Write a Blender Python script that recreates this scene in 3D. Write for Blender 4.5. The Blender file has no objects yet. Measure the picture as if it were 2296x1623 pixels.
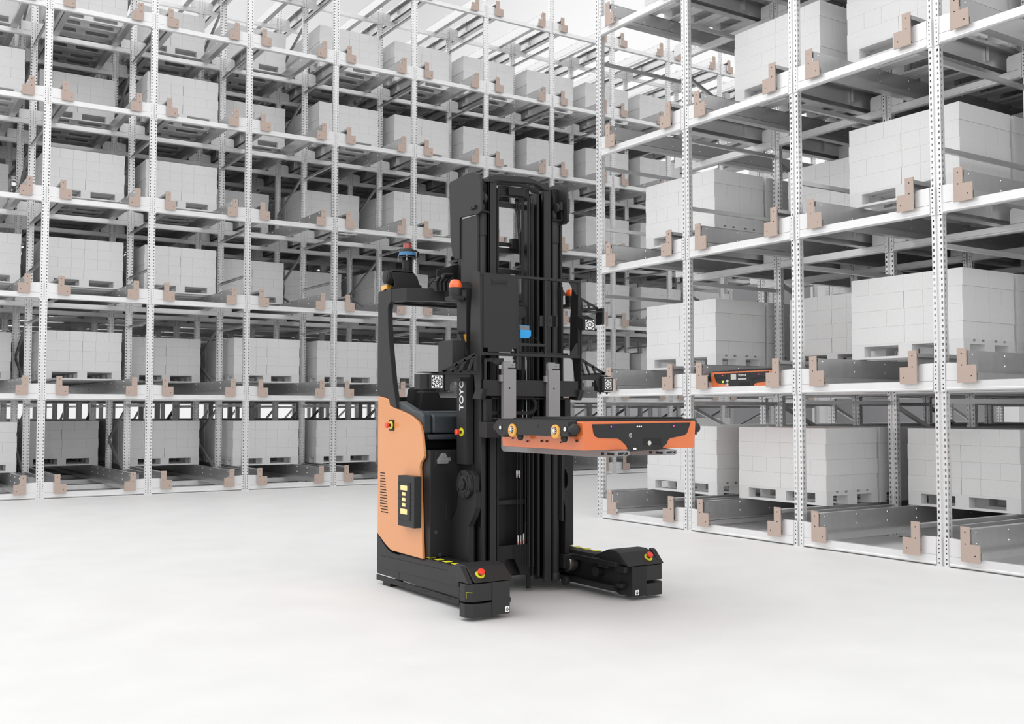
import bpy, bmesh, math, random
from mathutils import Vector, Matrix
random.seed(7)
C = bpy.context.scene.collection
PI = math.pi
# ------------------------------------------------------------------ camera
CAMH = 1.3; FPX = 2308.35
pi_, ro_, ya_ = (math.radians(a) for a in (2.6785, -0.0118, 56.873))
F0 = Vector((math.cos(ya_), math.sin(ya_), 0)); R0 = Vector((math.sin(ya_), -math.cos(ya_), 0)); U0 = Vector((0, 0, 1))
FW = F0*math.cos(pi_) + U0*math.sin(pi_); UU = -F0*math.sin(pi_) + U0*math.cos(pi_)
RT = R0*math.cos(ro_) + UU*math.sin(ro_); UP = -R0*math.sin(ro_) + UU*math.cos(ro_)
CP = Vector((0, 0, CAMH))
cd = bpy.data.cameras.new('camera'); cam = bpy.data.objects.new('camera', cd); C.objects.link(cam)
cd.sensor_width = 36; cd.lens = 36*FPX/2296; cd.clip_end = 300; cd.clip_start = 0.05
M = Matrix((RT, UP, -FW)).transposed().to_4x4(); M.translation = CP; cam.matrix_world = M
bpy.context.scene.camera = cam
def at(u, v, ax, val):                       # point of the plane <ax> = <val> seen at pixel u, v of the photo
    d = FW + RT*((u-1148)/FPX) - UP*((v-811.5)/FPX)
    k = 'xyz'.index(ax); return CP + d*((val-CP[k])/d[k])
def project(p):
    d = Vector(p)-CP; w = d.dot(FW)
    if w < .1: return (-1e6, -1e6, w)
    return (1148+FPX*d.dot(RT)/w, 811.5-FPX*d.dot(UP)/w, w)

# ------------------------------------------------------------------ materials
def mat(name, col, rough=.5, metal=0., emit=None, noise=.0, nscale=40., spec=.5, coat=0., alpha=None, trans=0.):
    m = bpy.data.materials.new(name); m.use_nodes = True; nt = m.node_tree; b = nt.nodes['Principled BSDF']
    b.inputs['Base Color'].default_value = (*col, 1); b.inputs['Roughness'].default_value = rough
    b.inputs['Metallic'].default_value = metal; b.inputs['Specular IOR Level'].default_value = spec
    b.inputs['Coat Weight'].default_value = coat; b.inputs['Coat Roughness'].default_value = .08
    b.inputs['Transmission Weight'].default_value = trans
    if emit: b.inputs['Emission Color'].default_value = (*emit[0], 1); b.inputs['Emission Strength'].default_value = emit[1]
    if noise:
        tc = nt.nodes.new('ShaderNodeTexCoord'); n = nt.nodes.new('ShaderNodeTexNoise'); n.inputs['Scale'].default_value = nscale
        n.inputs['Detail'].default_value = 3; nt.links.new(tc.outputs['Object'], n.inputs['Vector'])
        r = nt.nodes.new('ShaderNodeMapRange'); r.inputs['To Min'].default_value = max(0, rough-noise); r.inputs['To Max'].default_value = min(1, rough+noise)
        nt.links.new(n.outputs['Fac'], r.inputs['Value']); nt.links.new(r.outputs['Result'], b.inputs['Roughness'])
        mx = nt.nodes.new('ShaderNodeMix'); mx.data_type = 'RGBA'
        mx.inputs['A'].default_value = (*[c*(1-.06) for c in col], 1); mx.inputs['B'].default_value = (*[min(1, c*1.06) for c in col], 1)
        nt.links.new(n.outputs['Fac'], mx.inputs['Factor']); nt.links.new(mx.outputs['Result'], b.inputs['Base Color'])
    return m
M_floor = mat('white floor coating', (.70, .697, .695), .55, noise=.06, nscale=2)
M_galv = mat('galvanised steel', (.60, .60, .605), .33, .75, noise=.08, nscale=14)
M_post = mat('galvanised post steel', (.78, .78, .785), .34, .6, noise=.06, nscale=30)
M_beam = mat('pale galvanised beam', (.77, .77, .775), .36, .35, noise=.06, nscale=9)
M_hole = mat('dark opening', (.012, .012, .012), .8)
M_tan = mat('tan plastic end plate', (.46, .36, .31), .42, noise=.05)
M_box = mat('white carton', (.77, .77, .77), .62, noise=.04)
M_pal = mat('white painted pallet', (.73, .73, .73), .6, noise=.04)
M_wall = mat('grey wall paint', (.30, .30, .31), .7, noise=.05, nscale=2)
M_wallw = mat('white wall paint', (.82, .82, .82), .7, noise=.05, nscale=2)
M_dark = mat('charcoal powder coat', (.023, .0225, .023), .5, noise=.05, nscale=60, spec=.35)
M_dark2 = mat('darker steel', (.015, .0145, .015), .45, noise=.05, nscale=60, spec=.3)
M_black = mat('black plastic', (.013, .013, .013), .55)
M_slate = mat('slate plastic', (.032, .040, .045), .42)
M_gray = mat('grey metal', (.17, .17, .17), .45, noise=.05)
M_fork = mat('grey fork steel', (.27, .265, .27), .48, .1, noise=.05)
M_org = mat('orange body paint', (.66, .27, .095), .32, coat=.5)
M_sorg = mat('shuttle orange paint', (.66, .15, .036), .24, coat=.6)
M_yel = mat('yellow tape', (.76, .74, .03), .5)
M_cream = mat('cream plastic', (.80, .58, .25), .4, emit=((1., .72, .32), .25))
M_wheelY = mat('amber polyurethane', (.72, .36, .06), .4)
M_red = mat('red plastic', (.80, .055, .03), .3, coat=.3)
M_redlens = mat('red lens', (.35, .06, .05), .15, coat=.6)
M_amber = mat('amber lens', (.85, .12, .015), .18, coat=.6)
M_amber2 = mat('amber marker lens', (.85, .42, .05), .2, coat=.6)
M_blue = mat('blue housing', (.02, .33, .72), .4)
M_blue2 = mat('blue sensor band', (.04, .17, .34), .5)
M_white = mat('white print', (.86, .86, .86), .5)
M_chrome = mat('polished steel', (.85, .85, .86), .16, 1.)
M_steel = mat('bare steel', (.35, .33, .31), .3, .9)
M_led = mat('red indicator', (.6, .02, .02), .3, emit=((1, .08, .05), 1.6))
M_green = mat('green indicator', (.3, .8, .05), .3, emit=((.45, 1, .08), 1.3))
M_navy = mat('navy sensor', (.004, .006, .05), .2)
M_fab = mat('black seat fabric', (.017, .016, .017), .9, noise=.05, nscale=300)
M_tread = mat('grey tyre', (.50, .50, .50), .5)
M_disp = mat('pale display', (.52, .52, .47), .4)
M_winlit = mat('bright windows', (.8, .8, .8), .6)

# ------------------------------------------------------------------ mesh helpers
class MB:
    def __init__(s): s.v = []; s.f = []; s.m = []
    def quad(s, a, b, c, d, m=0):
        n = len(s.v); s.v += [a, b, c, d]; s.f.append((n, n+1, n+2, n+3)); s.m.append(m)
    def box(s, x0, x1, y0, y1, z0, z1, m=0):
        if x0 > x1: x0, x1 = x1, x0
        if y0 > y1: y0, y1 = y1, y0
        if z0 > z1: z0, z1 = z1, z0
        n = len(s.v)
        s.v += [(x0,y0,z0),(x1,y0,z0),(x1,y1,z0),(x0,y1,z0),(x0,y0,z1),(x1,y0,z1),(x1,y1,z1),(x0,y1,z1)]
        for q in ((3,2,1,0),(4,5,6,7),(0,1,5,4),(1,2,6,5),(2,3,7,6),(3,0,4,7)): s.f.append(tuple(n+i for i in q)); s.m.append(m)
        return s
    def prism(s, pts, a0, a1, ax, m=0):      # polygon in the other two axes (cyclic order), extruded along ax
        n = len(s.v); k = len(pts)
        def P(p, a):
            if ax == 'x': return (a, p[0], p[1])
            if ax == 'y': return (p[0], a, p[1])
            return (p[0], p[1], a)
        s.v += [P(p, a0) for p in pts] + [P(p, a1) for p in pts]
        s.f.append(tuple(range(n+k-1, n-1, -1))); s.m.append(m); s.f.append(tuple(range(n+k, n+2*k))); s.m.append(m)
        for i in range(k):
            j = (i+1) % k; s.f.append((n+i, n+j, n+k+j, n+k+i)); s.m.append(m)
        return s
    def cyl(s, p0, p1, r0, r1=None, seg=16, m=0, cap=True):
        r1 = r0 if r1 is None else r1; p0 = Vector(p0); p1 = Vector(p1); d = (p1-p0).normalized()
        a = d.orthogonal().normalized(); b = d.cross(a); n = len(s.v)
        for p, r in ((p0, r0), (p1, r1)):
            for i in range(seg):
                t = 2*PI*i/seg; s.v.append(tuple(p+a*(r*math.cos(t))+b*(r*math.sin(t))))
        for i in range(seg):
            j = (i+1) % seg; s.f.append((n+i, n+j, n+seg+j, n+seg+i)); s.m.append(m)
        if cap:
            s.f.append(tuple(n+i for i in range(seg-1, -1, -1))); s.m.append(m); s.f.append(tuple(n+seg+i for i in range(seg))); s.m.append(m)
        return s
    def lathe(s, c, ax, prof, seg=24, m=0):  # prof: (radius, height) from c along ax
        for (r0, h0), (r1, h1) in zip(prof, prof[1:]):
            c = Vector(c); d = Vector(ax); s.cyl(c+d*h0, c+d*(h1+1e-5), max(r0, 1e-4), max(r1, 1e-4), seg, m, cap=False)
        return s
    def tube(s, pts, r, seg=8, m=0):
        for a, b in zip(pts, pts[1:]): s.cyl(a, b, r, r, seg, m)
        return s
    def bar(s, a, b, w, h, m=0):             # rectangular bar from a to b
        a = Vector(a); b = Vector(b); d = (b-a).normalized(); sd = d.cross(Vector((0, 0, 1)))
        if sd.length < 1e-3: sd = Vector((1, 0, 0))
        sd.normalize(); up = sd.cross(d); n = len(s.v)
        for p in (a, b):
            for i, j in ((-1,-1),(1,-1),(1,1),(-1,1)): s.v.append(tuple(p+sd*(i*w/2)+up*(j*h/2)))
        for q in ((0,1,2,3),(7,6,5,4),(0,4,5,1),(1,5,6,2),(2,6,7,3),(3,7,4,0)): s.f.append(tuple(n+i for i in q)); s.m.append(m)
        return s
    def add(s, o, mx=None):
        n = len(s.v); s.v += [tuple(mx @ Vector(p)) for p in o.v] if mx is not None else o.v
        s.f += [tuple(n+i for i in f) for f in o.f]; s.m += o.m; return s
    def mesh(s, name, mats, smooth=False):
        me = bpy.data.meshes.new(name); me.from_pydata(s.v, [], s.f)
        for mt in (mats if isinstance(mats, (list, tuple)) else [mats]): me.materials.append(mt)
        me.polygons.foreach_set('material_index', s.m); me.update()
        bm = bmesh.new(); bm.from_mesh(me); bmesh.ops.recalc_face_normals(bm, faces=bm.faces[:]); bm.to_mesh(me); bm.free()
        if smooth: me.shade_smooth(); 
        return me
def link(name, me, parent=None, loc=None):
    o = bpy.data.objects.new(name, me); C.objects.link(o)
    if parent is not None: o.parent = parent
    if loc is not None: o.location = loc
    return o
def empty(name, loc=(0,0,0), rz=0.):
    o = bpy.data.objects.new(name, None); C.objects.link(o); o.location = loc; o.rotation_euler = (0, 0, rz); o.empty_display_size = .2; return o
def tag(o, label=None, cat=None, group=None, kind=None):
    if label: o['label'] = label
    if cat: o['category'] = cat
    if group: o['group'] = group
    if kind: o['kind'] = kind
    return o

ORD = ['leftmost', 'second', 'third', 'fourth', 'fifth', 'sixth', 'seventh', 'eighth', 'ninth', 'tenth', 'eleventh', 'twelfth', 'thirteenth']
# ------------------------------------------------------------------ setting
f = MB(); f.box(-60, 70, -60, 80, -.2, 0); tag(link('floor', f.mesh('floor', M_floor)), kind='structure')
w = MB(); w.box(24, 24.3, -14, 33, 0, 5.6)
tag(link('wall_right', w.mesh('wall_right', M_wall)), kind='structure')
w = MB()
for y in (2.6, 8.3, 14.0, 19.8, 25.6): w.box(23.6, 24, y, y+.45, 0, 5.6)
tag(link('trim_1', w.mesh('trim_1', M_wallw)), kind='structure')

# ------------------------------------------------------------------ rack system
S = 1.5385
H = [0, 1.453, 2.946, 4.390, 5.884, 7.322, 8.806]
ROWS = [0, 1.43, 2.80, 4.20, 5.58, 6.98, 8.36, 9.76, 11.14, 12.54]

def post_mesh(name, top):
    b = MB(); P = .05; hw, hh = .0075, .011
    def strip(fn, a0, a1, ca, hw):           # a panel from a0 to a1 (cross direction) pierced by a column of holes at ca
        b.quad(fn(a0, 0), fn(ca-hw, 0), fn(ca-hw, top), fn(a0, top)); b.quad(fn(ca+hw, 0), fn(a1, 0), fn(a1, top), fn(ca+hw, top))
        z = .05; b.quad(fn(ca-hw, 0), fn(ca+hw, 0), fn(ca+hw, z-hh), fn(ca-hw, z-hh))
        while z < top-.03:
            nz = min(z+P-hh, top)
            b.quad(fn(ca-hw, z+hh), fn(ca+hw, z+hh), fn(ca+hw, nz), fn(ca-hw, nz)); z += P
        return
    for s in (-1, 1):
        strip(lambda a, z, s=s: (s*a, 0, z), .017, .052, .035, hw)
        b.box(min(s*.017, s*.0145), max(s*.017, s*.0145), 0, .014, 0, top)
        strip(lambda a, z, s=s: (s*.052, a, z), 0, .04, .022, .005)
        b.box(min(s*.052, s*.049), max(s*.052, s*.049), .04, .052, 0, top)
        b.box(min(s*.052, s*.030), max(s*.052, s*.030), .050, .053, 0, top)
    b.quad((-.049, .0535, 0), (.049, .0535, 0), (.049, .0535, top), (-.049, .0535, top))  # back plate added to an open section, blocks light so the holes look dark
    b.quad((-.0155, .014, 0), (.0155, .014, 0), (.0155, .014, top), (-.0155, .014, top))
    b.box(-.06, .06, -.012, .10, 0, .006)
    return b.mesh(name, M_post)
ME_POST_TALL = post_mesh('tall post', 11.2); ME_POST = post_mesh('post', 9.32)

def beam_prof():                             # (depth, z) section of the front beam
    return [(-.006, .012), (-.014, .016), (-.014, .028), (-.006, .034), (-.006, .088), (0, .092), (.04, .092), (.04, .008), (0, .008)]
def beam_mb(u0, u1):
    return MB().prism(beam_prof(), u0, u1, 'x')
def stub_mb(sides=(-1, 1)):
    b = MB()
    for s in sides:
        b.prism([(s*.05, .093), (s*.205, .093), (s*.205, .215), (s*.19, .238), (s*.05, .243)], -.004, .004, 'y')
        b.box(s*.012, s*.058, -.009, -.002, 0, .243)
        b.box(s*.055, s*.062, -.009, .05, 0, .243)
        for k, zz in enumerate((.028, .062, .112, .148, .182, .215)):
            b.box(s*.030, s*.040, -.0095, -.008, zz-.006, zz+.006, 1)
    return b
ME_CONN = stub_mb().mesh('connector', [M_beam, M_hole]); ME_CONN_R = stub_mb((1,)).mesh('connector end', [M_beam, M_hole])
ME_BEAM = beam_mb(.062, S-.062).mesh('beam', M_beam)
def rail_mb(s, L=12.55):                       # s = +1 left rail of a lane (web opens to +u); local u = 0 at the web
    b = MB()
    b.box(0, s*.004, 0, L, .142, .333)
    b.box(s*.004, -s*.062, 0, L, .330, .334); b.box(-s*.062, -s*.058, 0, L, .300, .330)
    b.box(0, s*.09, 0, L, .138, .142); b.box(s*.09, s*.086, 0, L, .092, .150); b.box(0, s*.086, 0, L, .090, .094)
    y = .07
    while y < L:
        for z in (.302, .215): b.cyl((s*.004, y, z), (s*.009, y, z), .010, .007, 8, 1)
        y += .46
    y = 1.2
    while y < L:
        b.box(-s*.004, -s*.03, y, y+.004, .17, .33); y += 1.38
    return b
ME_RAIL = {s: rail_mb(s).mesh('rail', [M_galv, M_chrome]) for s in (1, -1)}
def bracket_mb(s):
    b = MB(); pts = [(-s*.072, 0), (s*.095, 0), (s*.095, .145), (s*.010, .145), (s*.010, .285), (-s*.072, .285)]
    b.prism([(p, z+.070) for p, z in pts], -.034, -.022, 'y')
    for p, z in ((-.031, .31), (-.031, .215), (.055, .125)): b.cyl((s*p, -.0345, z), (s*p, -.030, z), .006, .006, 10, 1)
    return b
ME_BRK = {s: bracket_mb(s).mesh('bracket', [M_tan, M_hole]) for s in (1, -1)}
def strut_mb(d0, z0, d1, z1):
    b = MB(); a = Vector((0, d0, z0)); c = Vector((0, d1, z1)); d = (c-a).normalized(); n = Vector((0, -d.z, d.y))
    for off, w_, h_ in ((n*.018, .034, .004), (-n*.018, .034, .004), (Vector((.0165, 0, 0)), .003, .036)):
        b.bar(a+off, c+off, w_, h_)
    return b
HZ = [.31, 1.375, 2.69, 3.515, 4.27, 5.57, 7.19, 8.55]
DZ = [(.20, .78), (1.35, .78), (1.65, 2.20), (2.78, 2.20), (3.08, 3.62), (4.20, 3.62), (4.52, 5.08), (5.66, 5.08), (6.0, 6.52), (7.1, 6.52), (7.42, 7.95), (8.5, 7.95)]

def rack(label, loc, rz, posts, end_post=None, levels=7):
    root = empty('pallet_rack', loc, rz); tag(root, label, 'rack')
    mx = Matrix.Translation(loc) @ Matrix.Rotation(rz, 4, 'Z')
    bays = list(range(posts[0], posts[1]))
    def near(u, d, z):
        p = project(mx @ Vector((u, d, z))); inf = -60 < p[0] < 2360 and -200 < p[1] < 1700
        return p[2] + (0 if inf else 500)
    items = {}                                # name -> [(rank, mesh builder or mesh, u, d, z, subparts)]
    def put(name, rank, me, u, d, z, sub=()): items.setdefault(name, []).append((rank, me, (u, d, z), sub))
    for i in range(posts[0], posts[1]+1):
        for r, d in enumerate(ROWS):
            put('upright_post', near(i*S, d, 2), ME_POST_TALL if r == 0 else ME_POST, i*S, d, 0)
        for k, z in enumerate(HZ):
            put('horizontal_strut', near(i*S, .7, z), strut0, i*S, 0, z)
            for r in (2, 4, 6, 8): put('horizontal_strut', near(i*S, ROWS[r], z)+100, strut0, i*S, ROWS[r], z)
        for k, (za, zb) in enumerate(DZ):
            put('diagonal_brace', near(i*S, 2.1, za), diag[k], i*S, ROWS[1], 0)
            for r in (3, 5, 7): put('diagonal_brace', near(i*S, ROWS[r], za)+100, diag[k], i*S, ROWS[r], 0)
        for l in range(levels):
            put('beam_connector', near(i*S, 0, H[l]), ME_CONN_R if i == end_post else ME_CONN, i*S, 0, H[l])
    for i in bays:
        for l in range(levels):
            put('front_beam', near((i+.5)*S, 0, H[l]), ME_BEAM, i*S, 0, H[l])
            for s, u in ((1, i*S+.262), (-1, (i+1)*S-.262)):
                put('shuttle_rail', near(u, 1, H[l]), ME_RAIL[s], u, -.015, H[l], (('end_bracket', ME_BRK[s]),))
    for name, lst in items.items():
        lst.sort(key=lambda t: t[0])
        for rank, me, p, sub in lst[:100]:
            o = link(name, me, root, p)
            for sn, sm in sub: link(sn, sm, o)
        if lst[100:]:
            bm = bmesh.new(); mats = []
            for rank, me, p, sub in lst[100:]:
                for m_ in [me]+[sm for _, sm in sub]:
                    t = m_.copy(); t.transform(Matrix.Translation(p)); ids = []
                    for q in t.materials:
                        if q not in mats: mats.append(q)
                        ids.append(mats.index(q))
                    for pl in t.polygons: pl.material_index = ids[pl.material_index]
                    bm.from_mesh(t); bpy.data.meshes.remove(t)
            me = bpy.data.meshes.new(name); bm.to_mesh(me); bm.free()
            for q in mats: me.materials.append(q)
            tag(link(name, me, root), kind='stuff')
    # the beams of the rear rows, each running the length of the rack
    for r in range(1, len(ROWS)):
        for l in range(levels):
            b = MB()
            for i in bays: b.add(beam_mb(.058, S-.058), Matrix.Translation((i*S, ROWS[r], H[l])))
            for i in range(posts[0], posts[1]+1): b.add(stub_mb(), Matrix.Translation((i*S, ROWS[r], H[l])))
            link('rear_beam', b.mesh('rear beam', [M_beam, M_hole]), root)
    return root, mx
strut0 = strut_mb(.05, 0, ROWS[1]+.02, 0).mesh('strut', M_galv)
diag = [strut_mb(.05, za, ROWS[2]-ROWS[1]+.03, zb).mesh('diagonal', M_galv) for za, zb in DZ]
LX0, LY0 = 2.489, 16.493; RX0, RY0 = 7.719, 9.879
rackL, mxL = rack('long grey steel racking behind the truck, wall of bays on the left', (LX0, LY0, 0), 0, (-2, 11))
rackR, mxR = rack('grey steel racking on the right with an orange shuttle on its second level', (RX0, RY0, 0), -PI/2, (0, 5), 0)

# ------------------------------------------------------------------ pallets and cartons
def pallet_parts():
    deck = MB()
    for d0, d1 in ((0, .145), (.185, .28), (.3275, .4725), (.52, .615), (.655, .80)): deck.box(-.6, .6, d0, d1, .122, .144)
    for u0 in (-.6, -.0725, .455): deck.box(u0, u0+.145, 0, .8, .10, .122)
    return deck
ME_DECK = pallet_parts().mesh('pallet deck', M_pal)
ME_BLOCK = MB().box(-.0725, .0725, 0, .1, .022, .10).mesh('pallet block', M_pal)
ME_BLOCKM = MB().box(-.0725, .0725, 0, .145, .022, .10).mesh('pallet block', M_pal)
ME_BOT = MB().box(-.6, .6, 0, .1, 0, .022).mesh('bottom board', M_pal); ME_BOTM = MB().box(-.6, .6, 0, .145, 0, .022).mesh('bottom board', M_pal)
BLK = [(u, d, m) for d, m in ((0, 0), (.3275, 1), (.7, 0)) for u in (-.5275, 0, .5275)]
_w = pallet_parts()
for u, d, m in BLK: _w.box(u-.0725, u+.0725, d, d+(.145 if m else .1), .022, .10)
for d, m in ((0, .1), (.3275, .145), (.7, .1)): _w.box(-.6, .6, d, d+m, 0, .022)
ME_PALLET = _w.mesh('pallet', M_pal)
BH = .159
g = .0009
ME_CARTON = MB().box(-.1+g, .1-g, -.2+g, .2-g, 0, BH-.001).mesh('carton', M_box)
def carton_slots():
    out = []
    for k in range(4):
        z = .1445+k*BH; j = .003*((k % 2)*2-1)
        if k % 2:                             # upper pattern: all boxes end-on
            for i in range(6):
                for r in range(2): out.append((-.5+.2*i+j, .2+.4*r, z, 0, 'ABCDEF'[i], r, k))
        else:
            for s, nm in ((-.4, 'L'), (.4, 'R')):
                for r in range(4): out.append((s+j, .1+.2*r, z, 1, nm, r, k))
            for i, u in enumerate((-.104, .1)):
                for r in range(2): out.append((u+j, .2+.4*r, z, 0, 'MN'[i], r, k))
    return out
SLOTS = carton_slots()
LV = ['floor level', 'second level', 'third level', 'fourth level', 'fifth level', 'sixth level', 'top level']
pallets = []                                  # (matrix, rack name, bay text, level, depth index)
SL = [1.16+.842*k for k in range(12)]; SR = [.60+.842*k for k in range(12)]
left = {0: [0, 2, 1, 0, 0, 0, 0, 0, 0, 0, 0], 1: [1, 0, 1, 0, 0, 0, 0, 0, 0, 0, 0], 2: [0, 0, 0, 1, 2, 1, 0, 0, 0, 0, 0],
        3: [2, 0, 0, 2, 1, 0, 0, 0, 0, 0, 0], 4: [0, 1, 0, 1, 0, 0, 0, 0, 0, 0, 1], 5: [1, 0, 1, 1, 0, 0, 0, 0, 0, 0, None]}
for l, st in left.items():
    for k, s0 in enumerate(st):
        if s0 is None: continue
        for n in range(7 if k < 9 else 4):
            if SL[s0+n] < 8.9: pallets.append((mxL, 'left', k, l, n, (k-1+.5)*S, SL[s0+n], H[l]+.3365))
right = {0: [0, 0, 1, 2, 2], 1: [0, 1, 0, 3, 2], 2: [0, 1, 0, 3, 2], 3: [None, 0, 0, 1, 1], 4: [0, 0, 0, 0, 0]}
for l, st in right.items():
    for k, s0 in enumerate(st):
        if s0 is None: continue
        for n in range(8):
            if SR[s0+n] < 8.9: pallets.append((mxR, 'right', k, l, n, (k+.5)*S, SR[s0+n], H[l]+.3365))
LINE = ['front', 'second', 'third', 'fourth', 'fifth', 'sixth', 'seventh', 'eighth']
cart = []
pallets.sort(key=lambda t: (t[4] > 1, project(t[0] @ Vector((t[5], t[6], t[7])))[2]))
pst = MB(); _pm = _w
for pi, (mx, rk, k, l, n, u, d, z) in enumerate(pallets):
    rz = 0 if rk == 'left' else -PI/2
    p = mx @ Vector((u, d, z))
    txt = f'white pallet under cartons, {LINE[n]} in line, {ORD[k]} bay, {LV[l]}, {rk} rack'
    pr = project(p)
    vis = -80 < pr[0] < 2380 and -120 < pr[1] < 1700
    if pi >= 300:
        pst.add(_pm, Matrix.Translation(p) @ Matrix.Rotation(rz, 4, 'Z')); o = None
    elif n == 0 and vis and (rk == 'right' or k < 5):
        o = empty('pallet', p, rz)
        link('deck', ME_DECK, o)
        for bu, bd, m in BLK: link('block', ME_BLOCKM if m else ME_BLOCK, o, (bu, bd, 0))
        for bd, m in ((0, 0), (.3275, 1), (.7, 0)): link('bottom_board', ME_BOTM if m else ME_BOT, o, (0, bd, 0))
    else:
        o = link('pallet', ME_PALLET, None, p); o.rotation_euler = (0, 0, rz)
    if o: tag(o, txt, 'pallet', 'white pallets in the racks')
    for (bu, bd, bz, rot, nm, r, kk) in SLOTS:
        q = mx @ Vector((u+bu, d+bd, z+bz)); pq = project(q)
        inview = n == 0 and -10 < pq[0] < 2306 and -40 < pq[1] < 1640
        front = (r == 0)
        side = (rk == 'right' and nm in 'FR') or (rk == 'left' and nm in 'AL' and k > 3)
        occl = rk == 'right' and k < 3 and False
        rank = pq[2] if (inview and (front or side)) else 1e4+pq[2]
        cart.append((rank, q, rz+(PI/2 if rot else 0), nm, r, kk, rk, k, l, n))
cart.sort(key=lambda t: t[0])
LAY = ['bottom', 'second', 'third', 'top']
POSN = {'A': 'leftmost', 'B': 'second from left', 'C': 'third from left', 'D': 'third from right', 'E': 'second from right', 'F': 'rightmost',
        'L': 'left end', 'R': 'right end', 'M': 'left of middle', 'N': 'right of middle'}
ROWN = ['front', 'second', 'third', 'rear']
for rank, q, rz, nm, r, kk, rk, k, l, n in cart[:300]:
    o = link('carton', ME_CARTON, None, q); o.rotation_euler = (0, 0, rz)
    rown = ROWN[r] if nm in 'LR' else ('front' if r == 0 else 'rear')
    tag(o, f'white carton, {POSN[nm]}, {rown} row, {LAY[kk]} layer, {ORD[k]} bay, {LV[l]}, {rk} rack', 'carton', 'white cartons stacked on pallets')
tag(link('pallet', pst.mesh('far pallets', M_pal)), 'white pallets hidden deep in the lanes behind the first ones', 'pallet', 'white pallets in the racks', 'stuff')
st = MB()
for rank, q, rz, *_ in cart[300:]:
    a, b_ = (.2, .1) if abs(math.sin(rz)) > .5 else (.1, .2)
    st.box(q.x-a+g, q.x+a-g, q.y-b_+g, q.y+b_-g, q.z, q.z+BH-.001)
tag(link('carton', st.mesh('far cartons', M_box)), 'white cartons stacked on pallets deeper and farther along both racks', 'carton', 'white cartons stacked on pallets', 'stuff')
#TRUCK
# ------------------------------------------------------------------ the reach truck
CX = 4.05
truck = empty('reach_truck', (CX, 6.2, 0)); TO = Vector((CX, 6.2, 0))
tag(truck, 'orange and charcoal driverless reach truck with tall black mast on the white floor', 'forklift')
def part(name, b, mats, parent=None, label=None, bevel=.003, smooth=False, off=TO):
    for i, p in enumerate(b.v): b.v[i] = (p[0]-off[0], p[1]-off[1], p[2]-off[2])
    me = b.mesh(name, mats)
    o = link(name, me, parent if parent is not None else truck)
    if bevel:
        m = o.modifiers.new('bevel', 'BEVEL'); m.width = bevel; m.segments = 2; m.limit_method = 'ANGLE'; m.angle_limit = math.radians(40)
    if smooth:
        me.shade_auto_smooth(angle=math.radians(35)) if hasattr(me, 'shade_auto_smooth') else None
        for p in me.polygons: p.use_smooth = True
        m2 = o.modifiers.new('wn', 'EDGE_SPLIT'); m2.split_angle = math.radians(35)
    if label: o['label'] = label
    return o
def X(u, v, y): return at(u, v, 'y', y).x
def Zy(u, v, y): return at(u, v, 'y', y).z
def Yx(u, v, x): return at(u, v, 'x', x).y
def mir(x): return 2*CX-x
def px(pts, x):                               # photo pixels on the plane x -> (y, z)
    return [(q.y, q.z) for q in (at(u, v, 'x', x) for u, v in pts)]
def py(pts, y): return [(q.x, q.z) for q in (at(u, v, 'y', y) for u, v in pts)]
def rbox(b, x0, x1, y0, y1, z0, z1, m=0): return b.box(x0, x1, y0, y1, z0, z1, m)

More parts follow.
